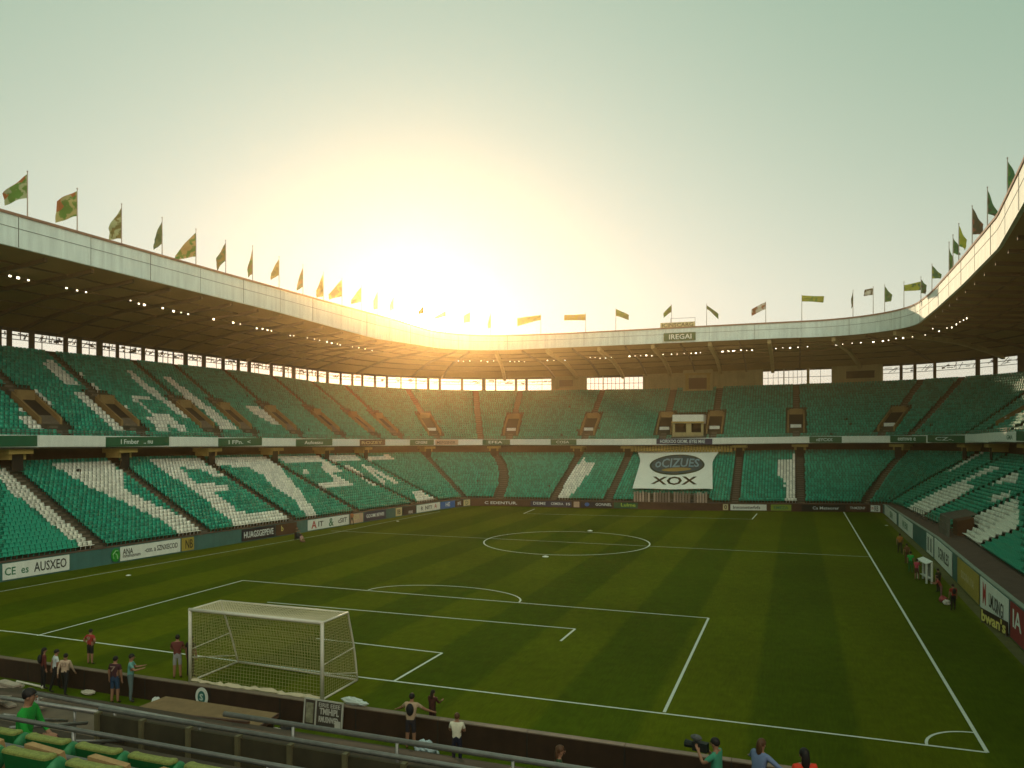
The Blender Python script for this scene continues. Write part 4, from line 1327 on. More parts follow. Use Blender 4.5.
def flagmat(a, b):
    nm = f'flag {a} {b}'
    if nm in _m: return _m[nm]
    m = mat(nm, FC_[a], 0.8, trans=.45)
    t = m.node_tree
    tcn = t.nodes.new('ShaderNodeTexCoord'); nz = t.nodes.new('ShaderNodeTexNoise'); nz.inputs['Scale'].default_value = 1.5; nz.inputs['Detail'].default_value = 3
    mp = t.nodes.new('ShaderNodeMapRange'); mp.inputs['From Min'].default_value = .50; mp.inputs['From Max'].default_value = .56
    mx_ = t.nodes.new('ShaderNodeMix'); mx_.data_type = 'RGBA'; mx_.inputs['A'].default_value = FC_[a] + (1,); mx_.inputs['B'].default_value = FC_[b] + (1,)
    t.links.new(tcn.outputs['Object'], nz.inputs['Vector']); t.links.new(nz.outputs['Fac'], mp.inputs['Value']); t.links.new(mp.outputs[0], mx_.inputs['Factor'])
    t.links.new(mx_.outputs['Result'], t.nodes['Principled BSDF'].inputs['Base Color'])
    t.links.new(mx_.outputs['Result'], t.nodes['Translucent BSDF'].inputs['Color'])
    return m
for i, (s, h, hp, fly, h0, h1, t0, t1, ca_, cb_) in enumerate(FLG):
    k = h / hp
    b = Vector(off(s, lerp(s, RD) + .45, lerp(s, RTZ) + .06))
    r = empty('flag', b)
    side = 'left roof edge' if s < 112 else 'far roof edge' if s < 200 else 'right roof edge'
    acc_ = ' with orange edge' if i < 2 else '' if ca_ == cb_ else f' with {FN[cb_]} patches'
    tag(r, f'{FN[ca_]} flag{acc_}, {ORD[i + 1]} from the left on the {side}', 'flag', 'flags along the roof edge')
    mb = MB(); mb.tube([(0, 0, 0), (0, 0, h)], [.055, .035], 6); mb.ball((0, 0, h + .05), .07, 6, 4)
    mb.build('pole', M['pole'], r)
    mb = MB()
    nu, nv_ = 10, 8
    rf = random.Random(i)
    ph = rf.uniform(0, 6)
    rows = {1: [], -1: []}
    for sgn in (1, -1):
        for a in range(nu + 1):
            u = a / nu
            row = []
            for c_ in range(nv_ + 1):
                v = c_ / nv_
                zt = h - k * (h0 + (t0 - h0) * u ** 1.15)
                zb_ = h - k * (h1 + (t1 - h1) * u ** 1.6)
                z_ = zt + (zb_ - zt) * v
                x_ = fly * k * (u - .10 * math.sin(math.pi * u) * v)
                y_ = .16 * math.sin(u * 7 + v * 3 + ph) * u + .05 * math.sin(v * 9 + u * 5) + sgn * .006
                p = RIGHT * x_ + FWD * y_
                row.append((p.x, p.y, z_))
            rows[sgn].append(row)
    mb.strip(rows[1]); mb.strip([q[::-1] for q in rows[-1]])
    mb.build('cloth', flagmat(ca_, cb_), r, smooth=True, fix=False)
    if i < 2:
        mb = MB()
        for sgn in (.02, -.02):
            mb.strip([[tuple(Vector(p) + FWD * sgn) for p in (q[0], Vector(q[0]).lerp(Vector(q[4]), min(1, .25 + j * .09)))] for j, q in enumerate(rows[1][1:])])
        mb.build('hem_stripe', mat('flag orange stripe', FC_['orange'], .8, trans=.4), r)

# ------------------------------------------------------------------ goal
GZ, GY = 3.55, -3.9
gl = empty('football_goal', (.06, -3.9, 0))
tag(gl, 'white football goal with cord net standing near the dark wall', 'goal')
xa, xb = -3.72 - .06, 3.84 - .06
tb = 2.15
by0, by1 = 3.45, 3.0                      # depth of the foot on either side
mb = MB()
for x in (xa, xb):
    o = MB(); o.tube([(x, 0, 0), (x, 0, GZ)], .085, 8); o.build('post', M['goalwhite'], gl, smooth=True)
o = MB(); o.tube([(xa - .06, 0, GZ), (xb + .06, 0, GZ)], .085, 8); o.build('crossbar', M['goalwhite'], gl, smooth=True)
def side_prof(x, t):
    """the curved stay: from the rear top corner down to the foot"""
    yb = by0 if x < 0 else by1
    return Vector((x, tb + (yb - tb) * (t ** 1.5) + .22 * math.sin(math.pi * t), GZ * (1 - t) + .06 * t))
for x in (xa, xb):
    o = MB(); o.tube([(x, 0, GZ), (x, tb, GZ)] + [side_prof(x, t / 8) for t in range(1, 9)], .05, 6); o.build('stay', M['goalwhite'], gl, smooth=True)
    o = MB(); o.tube([(x, 0, .05), (x, (by0 if x < 0 else by1), .05)], .05, 6); o.build('ground_bar', M['goalwhite'], gl, smooth=True)
    o = MB(); o.tube([(x, 0, GZ * .45), side_prof(x, .52)], .03, 5); o.tube([(x, .05, GZ * .34), side_prof(x, .9)], .03, 5); o.build('side_brace', M['goalwhite'], gl)
o = MB(); o.tube([(xa, tb, GZ), (xb, tb, GZ)], .04, 6); o.build('rear_bar', M['goalwhite'], gl, smooth=True)
o = MB(); o.tube([(xa, by0, .05), (xb, by1, .05)], .05, 6); o.build('rear_ground_bar', M['goalwhite'], gl, smooth=True)
o = MB()
rg = random.Random(5)
pts = [(xa + (xb - xa) * i / 30, .02 + rg.uniform(-.05, .05), .06 + rg.uniform(0, .06)) for i in range(31)]
o.tube(pts, [.09 + rg.uniform(-.03, .05) for _ in pts], 6); o.build('folded_net', M['netpale'], gl)
nm = MB()
def netsheet(fn, nu, nv_, r=.0085):
    G = [[Vector(fn(u / nu, v / nv_)) for v in range(nv_ + 1)] for u in range(nu + 1)]
    for u in range(nu + 1): nm.tube(G[u][::2] + ([G[u][-1]] if nv_ % 2 else []), r, 3, cap=False)
    for v in range(nv_ + 1): nm.tube([G[u][v] for u in range(0, nu + 1, 3)] + [G[nu][v]], r, 3, cap=False)
sg = lambda u, v: .09 * math.sin(math.pi * u) * math.sin(math.pi * v)
netsheet(lambda u, v: (xa + (xb - xa) * u, tb * v, GZ + .02 - 1.6 * sg(u, v)), 48, 14, .012)
nm.build('roof_net', M['netpale'], gl, fix=False)
nm = MB()
def rearnet(u, v):
    p, q = side_prof(xa, v), side_prof(xb, v)
    r_ = p.lerp(q, u); r_.y += .25 * math.sin(math.pi * u) * math.sin(math.pi * v); return r_
netsheet(rearnet, 48, 24, .011)
for x in (xa, xb):
    def sidenet(u, v, x=x):
        top = Vector((x, tb * u, GZ)); bot = Vector((x, (by0 if x < 0 else by1) * u, .05))
        if u > 0:
            e = side_prof(x, v); p = top.lerp(bot, v); p.y = e.y * u; p.z = top.z + (bot.z - top.z) * v
        else: p = top.lerp(bot, v)
        p.x += .05 * math.sin(math.pi * u) * math.sin(math.pi * v) * (1 if x > 0 else -1)
        return p
    netsheet(sidenet, 18, 24)
netsheet(lambda u, v: (xa + (xb - xa) * u, .06 + .12 * math.sin(math.pi * u) * math.sin(math.pi * v), GZ - (GZ - .08) * v), 44, 22, .009)
nm.build('net', M['net'], gl, fix=False)

# ------------------------------------------------------------------ dark wall behind the goal line
wl = empty('pitchside_wall', (0, -6.4, 0))
tag(wl, 'dark brown boarded wall with a pale cap between walkway and pitch', 'wall')
mb = MB(); mb.box((0, 0, .46), (82, .24, .94)); mb.build('boarding', M['wall'], wl)
mb = MB()
x = -40.9
while x < 41:
    mb.box((x + 1.85, 0, .955), (3.68, .29, .045)); x += 3.7
mb.build('cap', M['cap'], wl)
mb = MB(); x = -40.9
while x < 41: mb.box((x, -.122, .46), (.05, .02, .9)); x += 3.7
mb.build('joint_strip', M['ink'], wl)
# club disc
bd = empty('round_badge', (-.62, -6.535, .5))
tag(bd, 'round white badge with a teal emblem on the dark wall below the goal', 'badge')
def disc(r, y0, y1, m, nm, par, rz=None, n=28):
    mb = MB()
    vs = [(r * math.cos(2 * math.pi * i / n), y, (rz or r) * math.sin(2 * math.pi * i / n)) for y in (y0, y1) for i in range(n)]
    mb.add(vs, [tuple(range(n)), tuple(range(2 * n - 1, n - 1, -1))] + [(i, (i + 1) % n, n + (i + 1) % n, n + i) for i in range(n)])
    return mb.build(nm, m, par)
disc(.34, 0, -.03, mat('badge white', (.62, .62, .54), .6), 'disc', bd, .42)
disc(.21, -.031, -.04, mat('badge teal', (.02, .12, .10), .6), 'emblem', bd, .27)
text_mesh('S', .2, .3, mat('badge pale', (.45, .52, .45), .6), 'lettering', bd, (0, -.047, 0), bold=.03)
# printed sign leaning on the wall
sg_ = empty('printed_sign', (5.75, -6.72, .02), R(-3))
sg_.rotation_euler = (R(-6), 0, R(-2))
tag(sg_, 'grey printed sign board leaning on the dark wall beside the goal', 'sign board')
mb = MB(); mb.box((0, 0, .55), (1.85, .04, 1.08)); mb.build('panel', mat('sign black', (.05, .04, .032), .6, .3, 3), sg_)
mb = MB()
for a, b in (((-.94, -.01, .02), (.94, -.01, .02)), ((-.94, -.01, 1.1), (.94, -.01, 1.1)), ((-.93, -.01, .02), (-.93, -.01, 1.1)), ((.93, -.01, .02), (.93, -.01, 1.1)), ((-.36, -.01, .04), (-.36, -.01, 1.08))):
    mb.bar(a, b, .07, .06)
mb.build('frame', mat('sign pale frame', (.40, .37, .31), .6, .2, 4), sg_)
text_mesh('EIRIE EEEE', 1.05, .16, mat('sign pale print', (.46, .42, .36), .6), 'heading', sg_, (.3, -.03, .93))
text_mesh('TMIHIPL', .95, .26, mat('sign pale print', (.46, .42, .36), .6), 'lettering', sg_, (.3, -.03, .68), bold=.03)
text_mesh('RMUSNWED', .95, .24, mat('sign pale print', (.46, .42, .36), .6), 'lettering', sg_, (.28, -.03, .36), bold=.03)
mb = MB(); mb.box((-.66, -.035, .55), (.36, .02, .8)); mb.build('picture', mat('sign photo', (.22, .20, .13), .6, .6, 5), sg_)
mb = MB(); mb.box((.74, -.035, .22), (.26, .02, .3)); mb.build('stamp', mat('sign pale print', (.46, .42, .36), .6), sg_)

# low shelter with a felt roof on the walkway
dg = empty('low_shelter', (1.6, -8.75, 0))
tag(dg, 'low tan roofed shelter on the walkway in front of the dark wall', 'shelter')
mb = MB()
mb.hexa([(-3.1, -1.5, .80), (3.1, -.75, .84), (3.0, .62, .90), (-2.8, .72, .86), (-3.1, -1.5, .88), (3.1, -.75, .92), (3.0, .62, .98), (-2.8, .72, .94)])
mb.build('roof', M['tan'], dg)
mb = MB()
mb.bar((-2.0, -1.0, .93), (2.6, -.62, .98), .12, .1); mb.bar((3.12, -.76, .84), (3.02, .64, .9), .08, .16)
mb.build('roof_batten', M['bbrown'], dg)
for x, y in ((-2.7, .6), (2.85, .5), (2.9, -.6), (-2.9, -1.2)):
    mb = MB(); mb.box((x, y, .4), (.1, .1, .8)); mb.build('post', M['steel'], dg)
mb = MB(); mb.box((0, .55, .4), (5.5, .05, .78)); mb.build('back_panel', M['bbrown'], dg)
mb = MB(); mb.box((-.2, .2, .36), (5.0, .4, .06)); mb.build('bench', M['steel'], dg)
# heap of kit under the open end
def heap(name, label, cat, loc, parts, seed):
    r = empty(name, loc); tag(r, label, cat); q = random.Random(seed)
    for nm, m, c, s in parts:
        mb = MB(); mb.ball((0, 0, 0), s, 12, 9)
        mb.v = [(c[0] + x * (1 + q.uniform(-.22, .22)), c[1] + y * (1 + q.uniform(-.22, .22)), max(0, c[2] + z * (1 + q.uniform(-.22, .22)))) for x, y, z in mb.v]
        mb.build(nm, m, r)
    return r
heap('kit_bags', 'white and orange kit bags heaped at the open end of the shelter', 'bags', (4.95, -8.6, 0), [('bag', mat('bag white', (.5, .45, .38), .7, .3, 5), (-.15, .1, .28), (.3, .22, .26)), ('bag', mat('bag orange', (.36, .13, .06), .7, .3, 5), (.3, -.1, .24), (.26, .2, .22)), ('bag', mat('bag black', (.02, .02, .02), .7), (.2, .3, .4), (.35, .2, .3))], 2)
heap('ball_sack', 'net sack of pale blue and white balls on the walkway between two men', 'ball sack', (11.15, -8.0, 0), [('ball', mat('ball pale', (.42, .5, .52), .5), (-.25 + .25 * (i % 3), -.1 + .22 * (i // 3 % 2), .2 + .3 * (i // 6)), (.19, .19, .19)) for i in range(11)] + [('sack', mat('sack mesh', (.06, .09, .09), .8), (0, 0, .25), (.42, .32, .3))], 4)
heap('clear_bag', 'rumpled clear plastic bag on the wall cap right of the goal', 'bag', (6.9, -6.3, .985), [('film', mat('clear film', (.5, .55, .5), .25), (0, 0, .16), (.5, .12, .16)), ('film', mat('clear film', (.5, .55, .5), .25), (.45, .02, .1), (.3, .1, .1))], 6)
heap('white_bucket', 'small white bucket shaped bundle on the walkway by the tan shelter', 'bundle', (-2.9, -6.85, 0), [('bundle', mat('bundle white', (.55, .55, .5), .6), (0, 0, .16), (.2, .2, .16))], 8)
heap('cloth_bundle', 'pale crumpled cloth on the turf walkway by the dark wall', 'cloth', (-6.9, -6.9, 0), [('cloth', mat('cloth pale', (.42, .36, .28), .8, .3, 6), (0, 0, .1), (.38, .2, .1))], 9)
r = empty('fallen_pole', (-10.6, -6.9, .04)); tag(r, 'pale pole lying on the turf walkway at the left edge', 'pole')
mb = MB(); mb.tube([(-1.1, .1, 0), (.9, -.12, .02)], .05, 6); mb.build('shaft', M['goalwhite'], r)
mb = MB(); mb.ball((.95, -.125, .02), .1, 8, 6); mb.build('knob', M['goalwhite'], r)
for loc, lab in (((-29.4, 16.7, 0), 'small white marker cone on the left touchline'), ((.16, 59.2, 0), 'white marker on the far side of the centre circle'), ((1.0, 38.4, 0), 'larger white marker on the near side of the centre circle'), ((35.2, 78.0, 0), 'small white marker near the right far corner'), ((-27.2, 60.2, 0), 'tiny white marker on the far left touchline')):
    r = empty('training_marker', loc); tag(r, lab, 'marker', 'white markers left on the grass')
    big = .55 if 'larger' in lab or 'far side' in lab else .35
    mb = MB()
    n = 10
    vs = [(q * big * math.cos(2 * math.pi * i / n) * .3, q * big * math.sin(2 * math.pi * i / n) * .3, z * big) for q, z in ((2, 0), (2, .05), (.45, .2)) for i in range(n)]
    mb.add(vs, [(a * n + i, a * n + (i + 1) % n, (a + 1) * n + (i + 1) % n, (a + 1) * n + i) for a in range(2) for i in range(n)] + [tuple(2 * n + i for i in range(n))])
    mb.build('cone', M['bwhite'], r)

# ------------------------------------------------------------------ near stand
ns = empty('near_stand', (18, -30, 0))
tag(ns, 'near stand with brown concrete steps below the viewer', 'grandstand', 'grandstands round the pitch')
def hn(o): return hang(o, ns)
stp = []          # (y front, y back, floor)
for i in range(12): stp.append((-27.9 - 1.1 * i, -26.8 - 1.1 * i, 8.2 + .42 * i))
y = -26.8
for zf in (7.67, 7.14, 6.6, 6.1, 5.6): stp.append((y, y + 1.1, zf)); y += 1.1
mb = MB()
for ya, yb, zf in stp: mb.box((14, (ya + yb) / 2, zf - .6), (52, yb - ya - .004, 1.2))
hn(mb.build('steps', M['step']))
mb = MB()      # lower deck down to the walkway
def zlow(y): return max(0, (-7.6 - y) * .42)
yy = -20.2
while yy < -9.6:
    zf = zlow(yy + .45) 
    mb.box((14, yy + .45, zf / 2 - .02), (52, .896, zf + .04)); yy += .9
hn(mb.build('lower_deck', M['step']))
mb = MB(); mb.box((14, -20.75, 2.7), (52, 1.1, 5.35)); hn(mb.build('front_beam', M['step']))
mb = MB(); mb.box((14, -20.72, 5.42), (52, 1.35, .09)); hn(mb.build('coping', mat('brown coping stone', (.15, .105, .07), .7, .3, 2, streak=.1)))

rl = empty('guard_rail', (12, -20.6, 5.46))
tag(rl, 'long worn steel guard rail along the outer edge of the near stand', 'rail')
def tubeobj(nm, par, pts, r, m=None, n=8):
    mb = MB(); mb.tube([Vector(p) - par.location for p in pts], r, n); return mb.build(nm, m or M['rail'], par, smooth=True)
tubeobj('top_rail', rl, [(6.6, -20.5, 5.97), (12.25, -20.78, 6.0)], .055)
tubeobj('top_rail', rl, [(12.6, -20.55, 6.2), (40, -20.55, 6.2)], .06)
for i, x in enumerate((7.2, 9.6, 12.0, 14.4, 16.8, 19.2, 21.6)): tubeobj('post', rl, [(x, -20.62, 5.46), (x, -20.62, 5.95 if x < 12.3 else 6.18)], .035)
tubeobj('lower_rail', rl, [(14.6, -20.3, 5.6), (40, -20.3, 5.6)], .03)

pf = empty('panel_parapet', (13, -21.7, 5.6))
tag(pf, 'parapet of dark olive panels under a steel hand rail in the near stand', 'parapet')
x = 10.35
while x < 22:
    mb = MB(); mb.box((x + .6 - 13, 0, .36), (1.16, .06, .70)); mb.build('panel', M['parapet'], pf)
    mb = MB(); mb.box((x - 13, -.03, .38), (.09, .13, .76)); mb.build('upright', mat('olive upright', (.12, .10, .05), .6, .2, 3), pf)
    x += 1.2
tubeobj('hand_rail', pf, [(10.25, -21.6, 6.38), (40, -21.6, 6.38)], .05)
pl_ = empty('stair_rail', (7.5, -21.4, 5.6))
tag(pl_, 'steel stair railing with slanting bars in front of the seated man', 'railing')
tubeobj('hand_rail', pl_, [(5.0, -21.2, 6.05), (10.05, -21.45, 6.22)], .05)
for x in (8.0, 9.3, 10.0): tubeobj('post', pl_, [(x, -21.4, 5.6), (x, -21.4, 6.15)], .03)
for x, q in ((11.0, 0), (12.0, 1)):
    tubeobj('slanting_bar', pl_, [(x - .2, -24.0 + q * .1, 6.9 - q * .15), (x - .95, -21.75, 6.1 - q * .25)], .035)
tubeobj('slanting_bar', pl_, [(9.6, -23.2, 6.65), (9.2, -21.5, 5.95)], .03)
tubeobj('slanting_bar', pl_, [(9.0, -22.8, 6.5), (8.7, -21.4, 5.85)], .03)
for yv, zv, x0, x1, lab in ((-26.6, 8.42, 11.5, 40, 'thin steel rail in front of the first row of near seats'), (-28.25, 8.98, 12.0, 40, 'worn steel rail between the two rows of near seats')):
    r = empty('row_rail', (16, yv, zv - .5)); tag(r, lab, 'rail')
    tubeobj('bar', r, [(x0, yv, zv), (x1, yv, zv)], .032)
    zf = zv - .5
    for x in range(12, 30, 3): tubeobj('bracket', r, [(x + .4, yv, zf - .05), (x + .4, yv, zv)], .025)
# clutter at the left edge of the near stand
rc = random.Random(21)
r = empty('stacked_boards', (6.3, -20.4, 5.47)); tag(r, 'jumble of pale boards and cloth at the left end of the guard rail', 'boards')
for i in range(7):
    mb = MB(); mb.box((rc.uniform(-.9, .7), rc.uniform(-.3, .3), .05 + .07 * i), (rc.uniform(.5, 1.1), rc.uniform(.1, .3), .05), 0, rc.uniform(-.5, .5))
    mb.build('board', mat('pale board timber', (.34, .27, .21), .8, .4, 3), r)
# near seats
def near_seat(loc, label):
    r = empty('padded_seat', loc); tag(r, label, 'seat', 'green padded seats of the near stand')
    # padded back: a rounded slab, thick at the top, its ends turned a little forward
    def ring(z, wd, th, yo):
        P = []
        for a, b in ((-1, -.55), (-.93, -.9), (-.75, -1), (-.35, -1.03), (0, -1.04), (.35, -1.03), (.75, -1), (.93, -.9), (1, -.55), (1.02, .4), (1.0, 1.15), (.9, 1.5), (.78, 1.2), (.6, 1), (0, .96), (-.6, 1), (-.78, 1.2), (-.9, 1.5), (-1.0, 1.15), (-1.02, .4)):
            P.append((a * wd, yo + b * th, z))
        return P
    top_ = .69
    mb = MB()
    mb.sweep([ring(.30, .265, .035, .06), ring(.36, .275, .04, .05), ring(.55, .285, .05, .03), ring(top_ - .032, .29, .054, .01)])
    mb.build('backrest', M['seatnear'], r, smooth=False)
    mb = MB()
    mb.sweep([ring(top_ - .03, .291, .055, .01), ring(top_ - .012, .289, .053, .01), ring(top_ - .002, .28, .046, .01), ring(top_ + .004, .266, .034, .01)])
    mb.build('sunlit_edge_tint', M['seattop'], r, smooth=False)  # top strip with the sunlight put into its colour
    if 'tan' in label:
        mb = MB(); mb.hexa([(-.2, .15, .40), (.27, .15, .40), (.27, .24, .38), (-.2, .24, .38), (-.2, .13, .685), (.25, .13, .655), (.23, .2, .655), (-.18, .2, .685)])
        mb.build('folded_pad', M['seatpad'], r)
    mb = MB(); mb.hexa([(-.24, .12, .38), (.22, .12, .38), (.22, .21, .36), (-.24, .21, .36), (-.22, .12, .60), (.20, .12, .60), (.20, .19, .59), (-.22, .19, .59)])
    mb.build('cushion', M['seatnear'], r)
    mb = MB(); mb.ball((.285, .07, .53), (.065, .11, .13), 12, 9); mb.build('side_bolster', mat('bolster green', (0.03, 0.19, 0.07), .5, .35, 12), r, smooth=True)
    mb = MB(); mb.bar((-.2, .2, -.02), (-.2, .2, .43), .05); mb.bar((.2, .2, -.02), (.2, .2, .43), .05); mb.build('leg', M['steel'], r)
    return r
for i in range(7):
    near_seat((14.92 + .735 * i + .0, -27.78, 8.2), f'green padded seat with top tinted sunlit yellow, {ORD[i + 1]} from the left in the front row')
for i in range(4):
    near_seat((16.70 + .79 * i, -28.86, 8.62), f'green padded seat with folded tan pad, {ORD[i + 1]} from the left in the second row')

# ------------------------------------------------------------------ people
def person(label, loc, rz, h=1.76, shirt=(.5, .5, .5), legs=(.02, .02, .03), short=False, sleeve=False, pose='stand', hair='hair', skin='skin', long_hair=False, group=None, cap=None, number=None, kind='person', back=None):
    k = h / 1.76
    J = {}
    sway = 0.0
    lean = {'lean': .16, 'sit': .10, 'walk': .05, 'bend': .45}.get(pose, 0.02)
    hip = .50 if pose == 'sit' else .95
    J['pel'] = Vector((0, 0, hip))
    up = Vector((0, math.sin(lean), math.cos(lean)))
    J['spn'] = J['pel'] + up * .20; J['chs'] = J['pel'] + up * .40; J['nkb'] = J['pel'] + up * .545
    J['hd0'] = J['nkb'] + Vector((0, .015 + lean * .05, .055)); J['hd1'] = J['hd0'] + Vector((0, .02, .09)); J['hd2'] = J['hd1'] + Vector((0, 0, .085))
    for s, sx in (('L', -1), ('R', 1)):
        J['sh' + s] = J['nkb'] + Vector((sx * .19, 0, -.055))
        f = {'stand': (.03, .05), 'walk': (.14 * sx, .14 * sx + .12), 'lean': (.30, .34), 'sit': (.18, .34), 'fold': (.10, .22), 'film': (.25, .30), 'bend': (.25, .35), 'reach': (.12, .3), 'hips': (-.03, .05)}[pose]
        if pose in ('stand', 'walk'):
            J['el' + s] = J['sh' + s] + Vector((sx * .06, f[0] * .6 - .02, -.285)); J['wr' + s] = J['el' + s] + Vector((sx * .01, f[1] * .7, -.245))
        elif pose == 'hips':
            J['el' + s] = J['sh' + s] + Vector((sx * .17, -.07, -.23)); J['wr' + s] = J['el' + s] + Vector((-sx * .16, .10, -.15))
        elif pose == 'fold':
            J['el' + s] = J['sh' + s] + Vector((sx * .06, .08, -.27)); J['wr' + s] = J['el' + s] + Vector((-sx * .17, .17, .06))
        elif pose == 'film':
            J['el' + s] = J['sh' + s] + Vector((sx * .08, .20, -.18)); J['wr' + s] = J['el' + s] + Vector((-sx * .10, .14, .20))
        elif pose == 'lean':
            J['el' + s] = J['sh' + s] + Vector((sx * .21, .15, -.2)); J['wr' + s] = J['el' + s] + Vector((sx * .19, .15, -.1))
        elif pose == 'sit':
            J['el' + s] = J['sh' + s] + Vector((sx * .07, .08, -.27)); J['wr' + s] = J['el' + s] + Vector((-sx * .10, .16, -.14))
        else:
            J['el' + s] = J['sh' + s] + Vector((sx * .05, .14, -.24)); J['wr' + s] = J['el' + s] + Vector((-sx * .04, .22, .04))
        d = (J['wr' + s] - J['el' + s]).normalized()
        J['pm' + s] = J['wr' + s] + d * .075
        J['hp' + s] = J['pel'] + Vector((sx * .085, 0, -.03))
        if pose == 'sit':
            J['kn' + s] = J['hp' + s] + Vector((sx * .06, .42, .03)); J['an' + s] = J['kn' + s] + Vector((0, .04, -.42))
        else:
            st_ = {'walk': .22 * -sx, 'hips': .0}.get(pose, .02 * sx)
            J['kn' + s] = J['hp' + s] + Vector((sx * .02, st_ * .55 + .015, -.42)); J['an' + s] = Vector((J['kn' + s].x + sx * .01, J['kn' + s].y + st_ * .4 - .03, .085))
        J['to' + s] = J['an' + s] + Vector((sx * .03, .15, -.05))
    rad = dict(pel=(.165, .12), spn=(.15, .11), chs=(.175, .115), nkb=(.06, .058), hd0=(.062, .07), hd1=(.078, .095), hd2=(.062, .078))
    for s in 'LR':
        rad.update({'sh' + s: (.075, .072), 'el' + s: (.052, .052), 'wr' + s: (.028, .03), 'pm' + s: (.042, .02), 'hp' + s: (.105, .10), 'kn' + s: (.07, .07), 'an' + s: (.042, .045), 'to' + s: (.042, .032)})
    E = [('pel', 'spn', 't'), ('spn', 'chs', 't'), ('chs', 'nkb', 't'), ('nkb', 'hd0', 'n'), ('hd0', 'hd1', 'h'), ('hd1', 'hd2', 'h')]
    for s in 'LR':
        E += [('chs', 'sh' + s, 't'), ('sh' + s, 'el' + s, 'u'), ('el' + s, 'wr' + s, 'f'), ('wr' + s, 'pm' + s, 'd'), ('pel', 'hp' + s, 'p'), ('hp' + s, 'kn' + s, 'g'), ('kn' + s, 'an' + s, 's'), ('an' + s, 'to' + s, 'o')]
        d = (J['pm' + s] - J['wr' + s]).normalized()
        sd = Vector((0, 0, 1)).cross(d)
        if sd.length < .3: sd = Vector((0, 1, 0))
        sd.normalize()
        cu = d.cross(sd) * (.03 if s == 'L' else .03)
        for q in range(4):
            a = J['pm' + s] + sd * (-.027 + .018 * q) + d * .02
            ln_ = (.062, .075, .07, .052)[q]
            J[f'f{q}a{s}'] = a + d * ln_ * .5; J[f'f{q}b{s}'] = a + d * ln_ * .9 + cu * .7
            rad[f'f{q}a{s}'] = (.0095, .0095); rad[f'f{q}b{s}'] = (.008, .008)
            E += [('pm' + s, f'f{q}a{s}', 'd'), (f'f{q}a{s}', f'f{q}b{s}', 'd')]
        J['ta' + s] = J['wr' + s] + sd * -.045 + d * .045; J['tb' + s] = J['ta' + s] + d * .035 - sd * .008
        rad['ta' + s] = (.012, .012); rad['tb' + s] = (.009, .009)
        E += [('wr' + s, 'ta' + s, 'd'), ('ta' + s, 'tb' + s, 'd')]
    names = list(J)
    ix = {n_: i for i, n_ in enumerate(names)}
    me = bpy.data.meshes.new('skeleton')
    me.from_pydata([J[n_] for n_ in names], [(ix[a], ix[b]) for a, b, _ in E], [])
    o = bpy.data.objects.new('person', me); C.objects.link(o)
    sk = o.modifiers.new('skin', 'SKIN'); sk.use_smooth_shade = True
    for i, n_ in enumerate(names): me.skin_vertices[0].data[i].radius = rad[n_]
    for i in range(len(names)): me.skin_vertices[0].data[i].use_root = (i == ix['pel'])
    sb = o.modifiers.new('sub', 'SUBSURF'); sb.levels = 1; sb.render_levels = 1
    dg_ = bpy.context.evaluated_depsgraph_get()
    m2 = bpy.data.meshes.new_from_object(o.evaluated_get(dg_))
    bpy.data.objects.remove(o)
    m2.name = 'person'
    m2.materials.clear()
    mats = [M[skin], mat(f'cloth {shirt}', shirt, .85, .15, 6), mat(f'trousers {legs}', legs, .85, .15, 6), mat('shoe', (.03, .025, .02), .6)]
    for mm in mats: m2.materials.append(mm)
    segs = [(J[a], J[b], t) for a, b, t in E]
    A = np.array([tuple(a) for a, b, t in segs]); B = np.array([tuple(b) for a, b, t in segs]); D = B - A; DD = (D * D).sum(1)
    for p in m2.polygons:
        c = np.array(p.center)
        t = np.clip(((c - A) * D).sum(1) / DD, 0, 1)
        dist = ((A + D * t[:, None] - c) ** 2).sum(1)
        i = int(dist.argmin()); ty = segs[i][2]; tt = t[i]
        mi = 0
        if ty == 't': mi = 1 if not (i == 2 and tt > .93) else 0
        elif ty == 'u': mi = 1 if (sleeve or tt < .62) else 0
        elif ty == 'f': mi = 1 if sleeve and tt < .9 else 0
        elif ty == 'p': mi = 2
        elif ty == 'g': mi = 2 if (not short or tt < .82) else 0
        elif ty == 's': mi = 2 if not short else 0
        elif ty == 'o': mi = 3
        if ty == 't' and i == 0 and tt < .25: mi = 2
        p.material_index = mi
    m2.transform(Matrix.Scale(k, 4))
    o = bpy.data.objects.new('person', m2); C.objects.link(o)
    o.location = loc; o.rotation_euler = (0, 0, rz)
    tag(o, label, kind, group)
    hc = (J['hd1'] + Vector((0, -.012, .038))) * k
    mb = MB()
    def cap_(c, r, frac, tilt):
        n, m_ = 14, 7
        rows = []
        for i in range(m_ + 1):
            t = math.pi * frac * i / m_
            rows.append([Vector((r[0] * math.sin(t) * math.cos(a), r[1] * math.sin(t) * math.sin(a), r[2] * math.cos(t))) for a in [2 * math.pi * q / n for q in range(n + 1)]])
        Rm = Matrix.Rotation(tilt, 3, 'X')
        mb.strip([[tuple(Rm @ p + c) for p in r_] for r_ in rows])
    cap_(hc, (.092 * k, .108 * k, .108 * k), .58, .45)
    if long_hair:
        mb.ball((hc.x, hc.y - .075 * k, hc.z - .12 * k), (.085 * k, .05 * k, .2 * k), 10, 8)
    mb.build('hair', M[hair], o, smooth=True)
    # face: nose, eyes, ears
    fc = J['hd1'] * k
    mb = MB()
    mb.ball((fc.x, fc.y + .098 * k, fc.z - .005), (.014 * k, .02 * k, .022 * k), 6, 5)
    for sx in (-1, 1): mb.ball((fc.x + sx * .08 * k, fc.y, fc.z), (.012 * k, .025 * k, .032 * k), 6, 5)
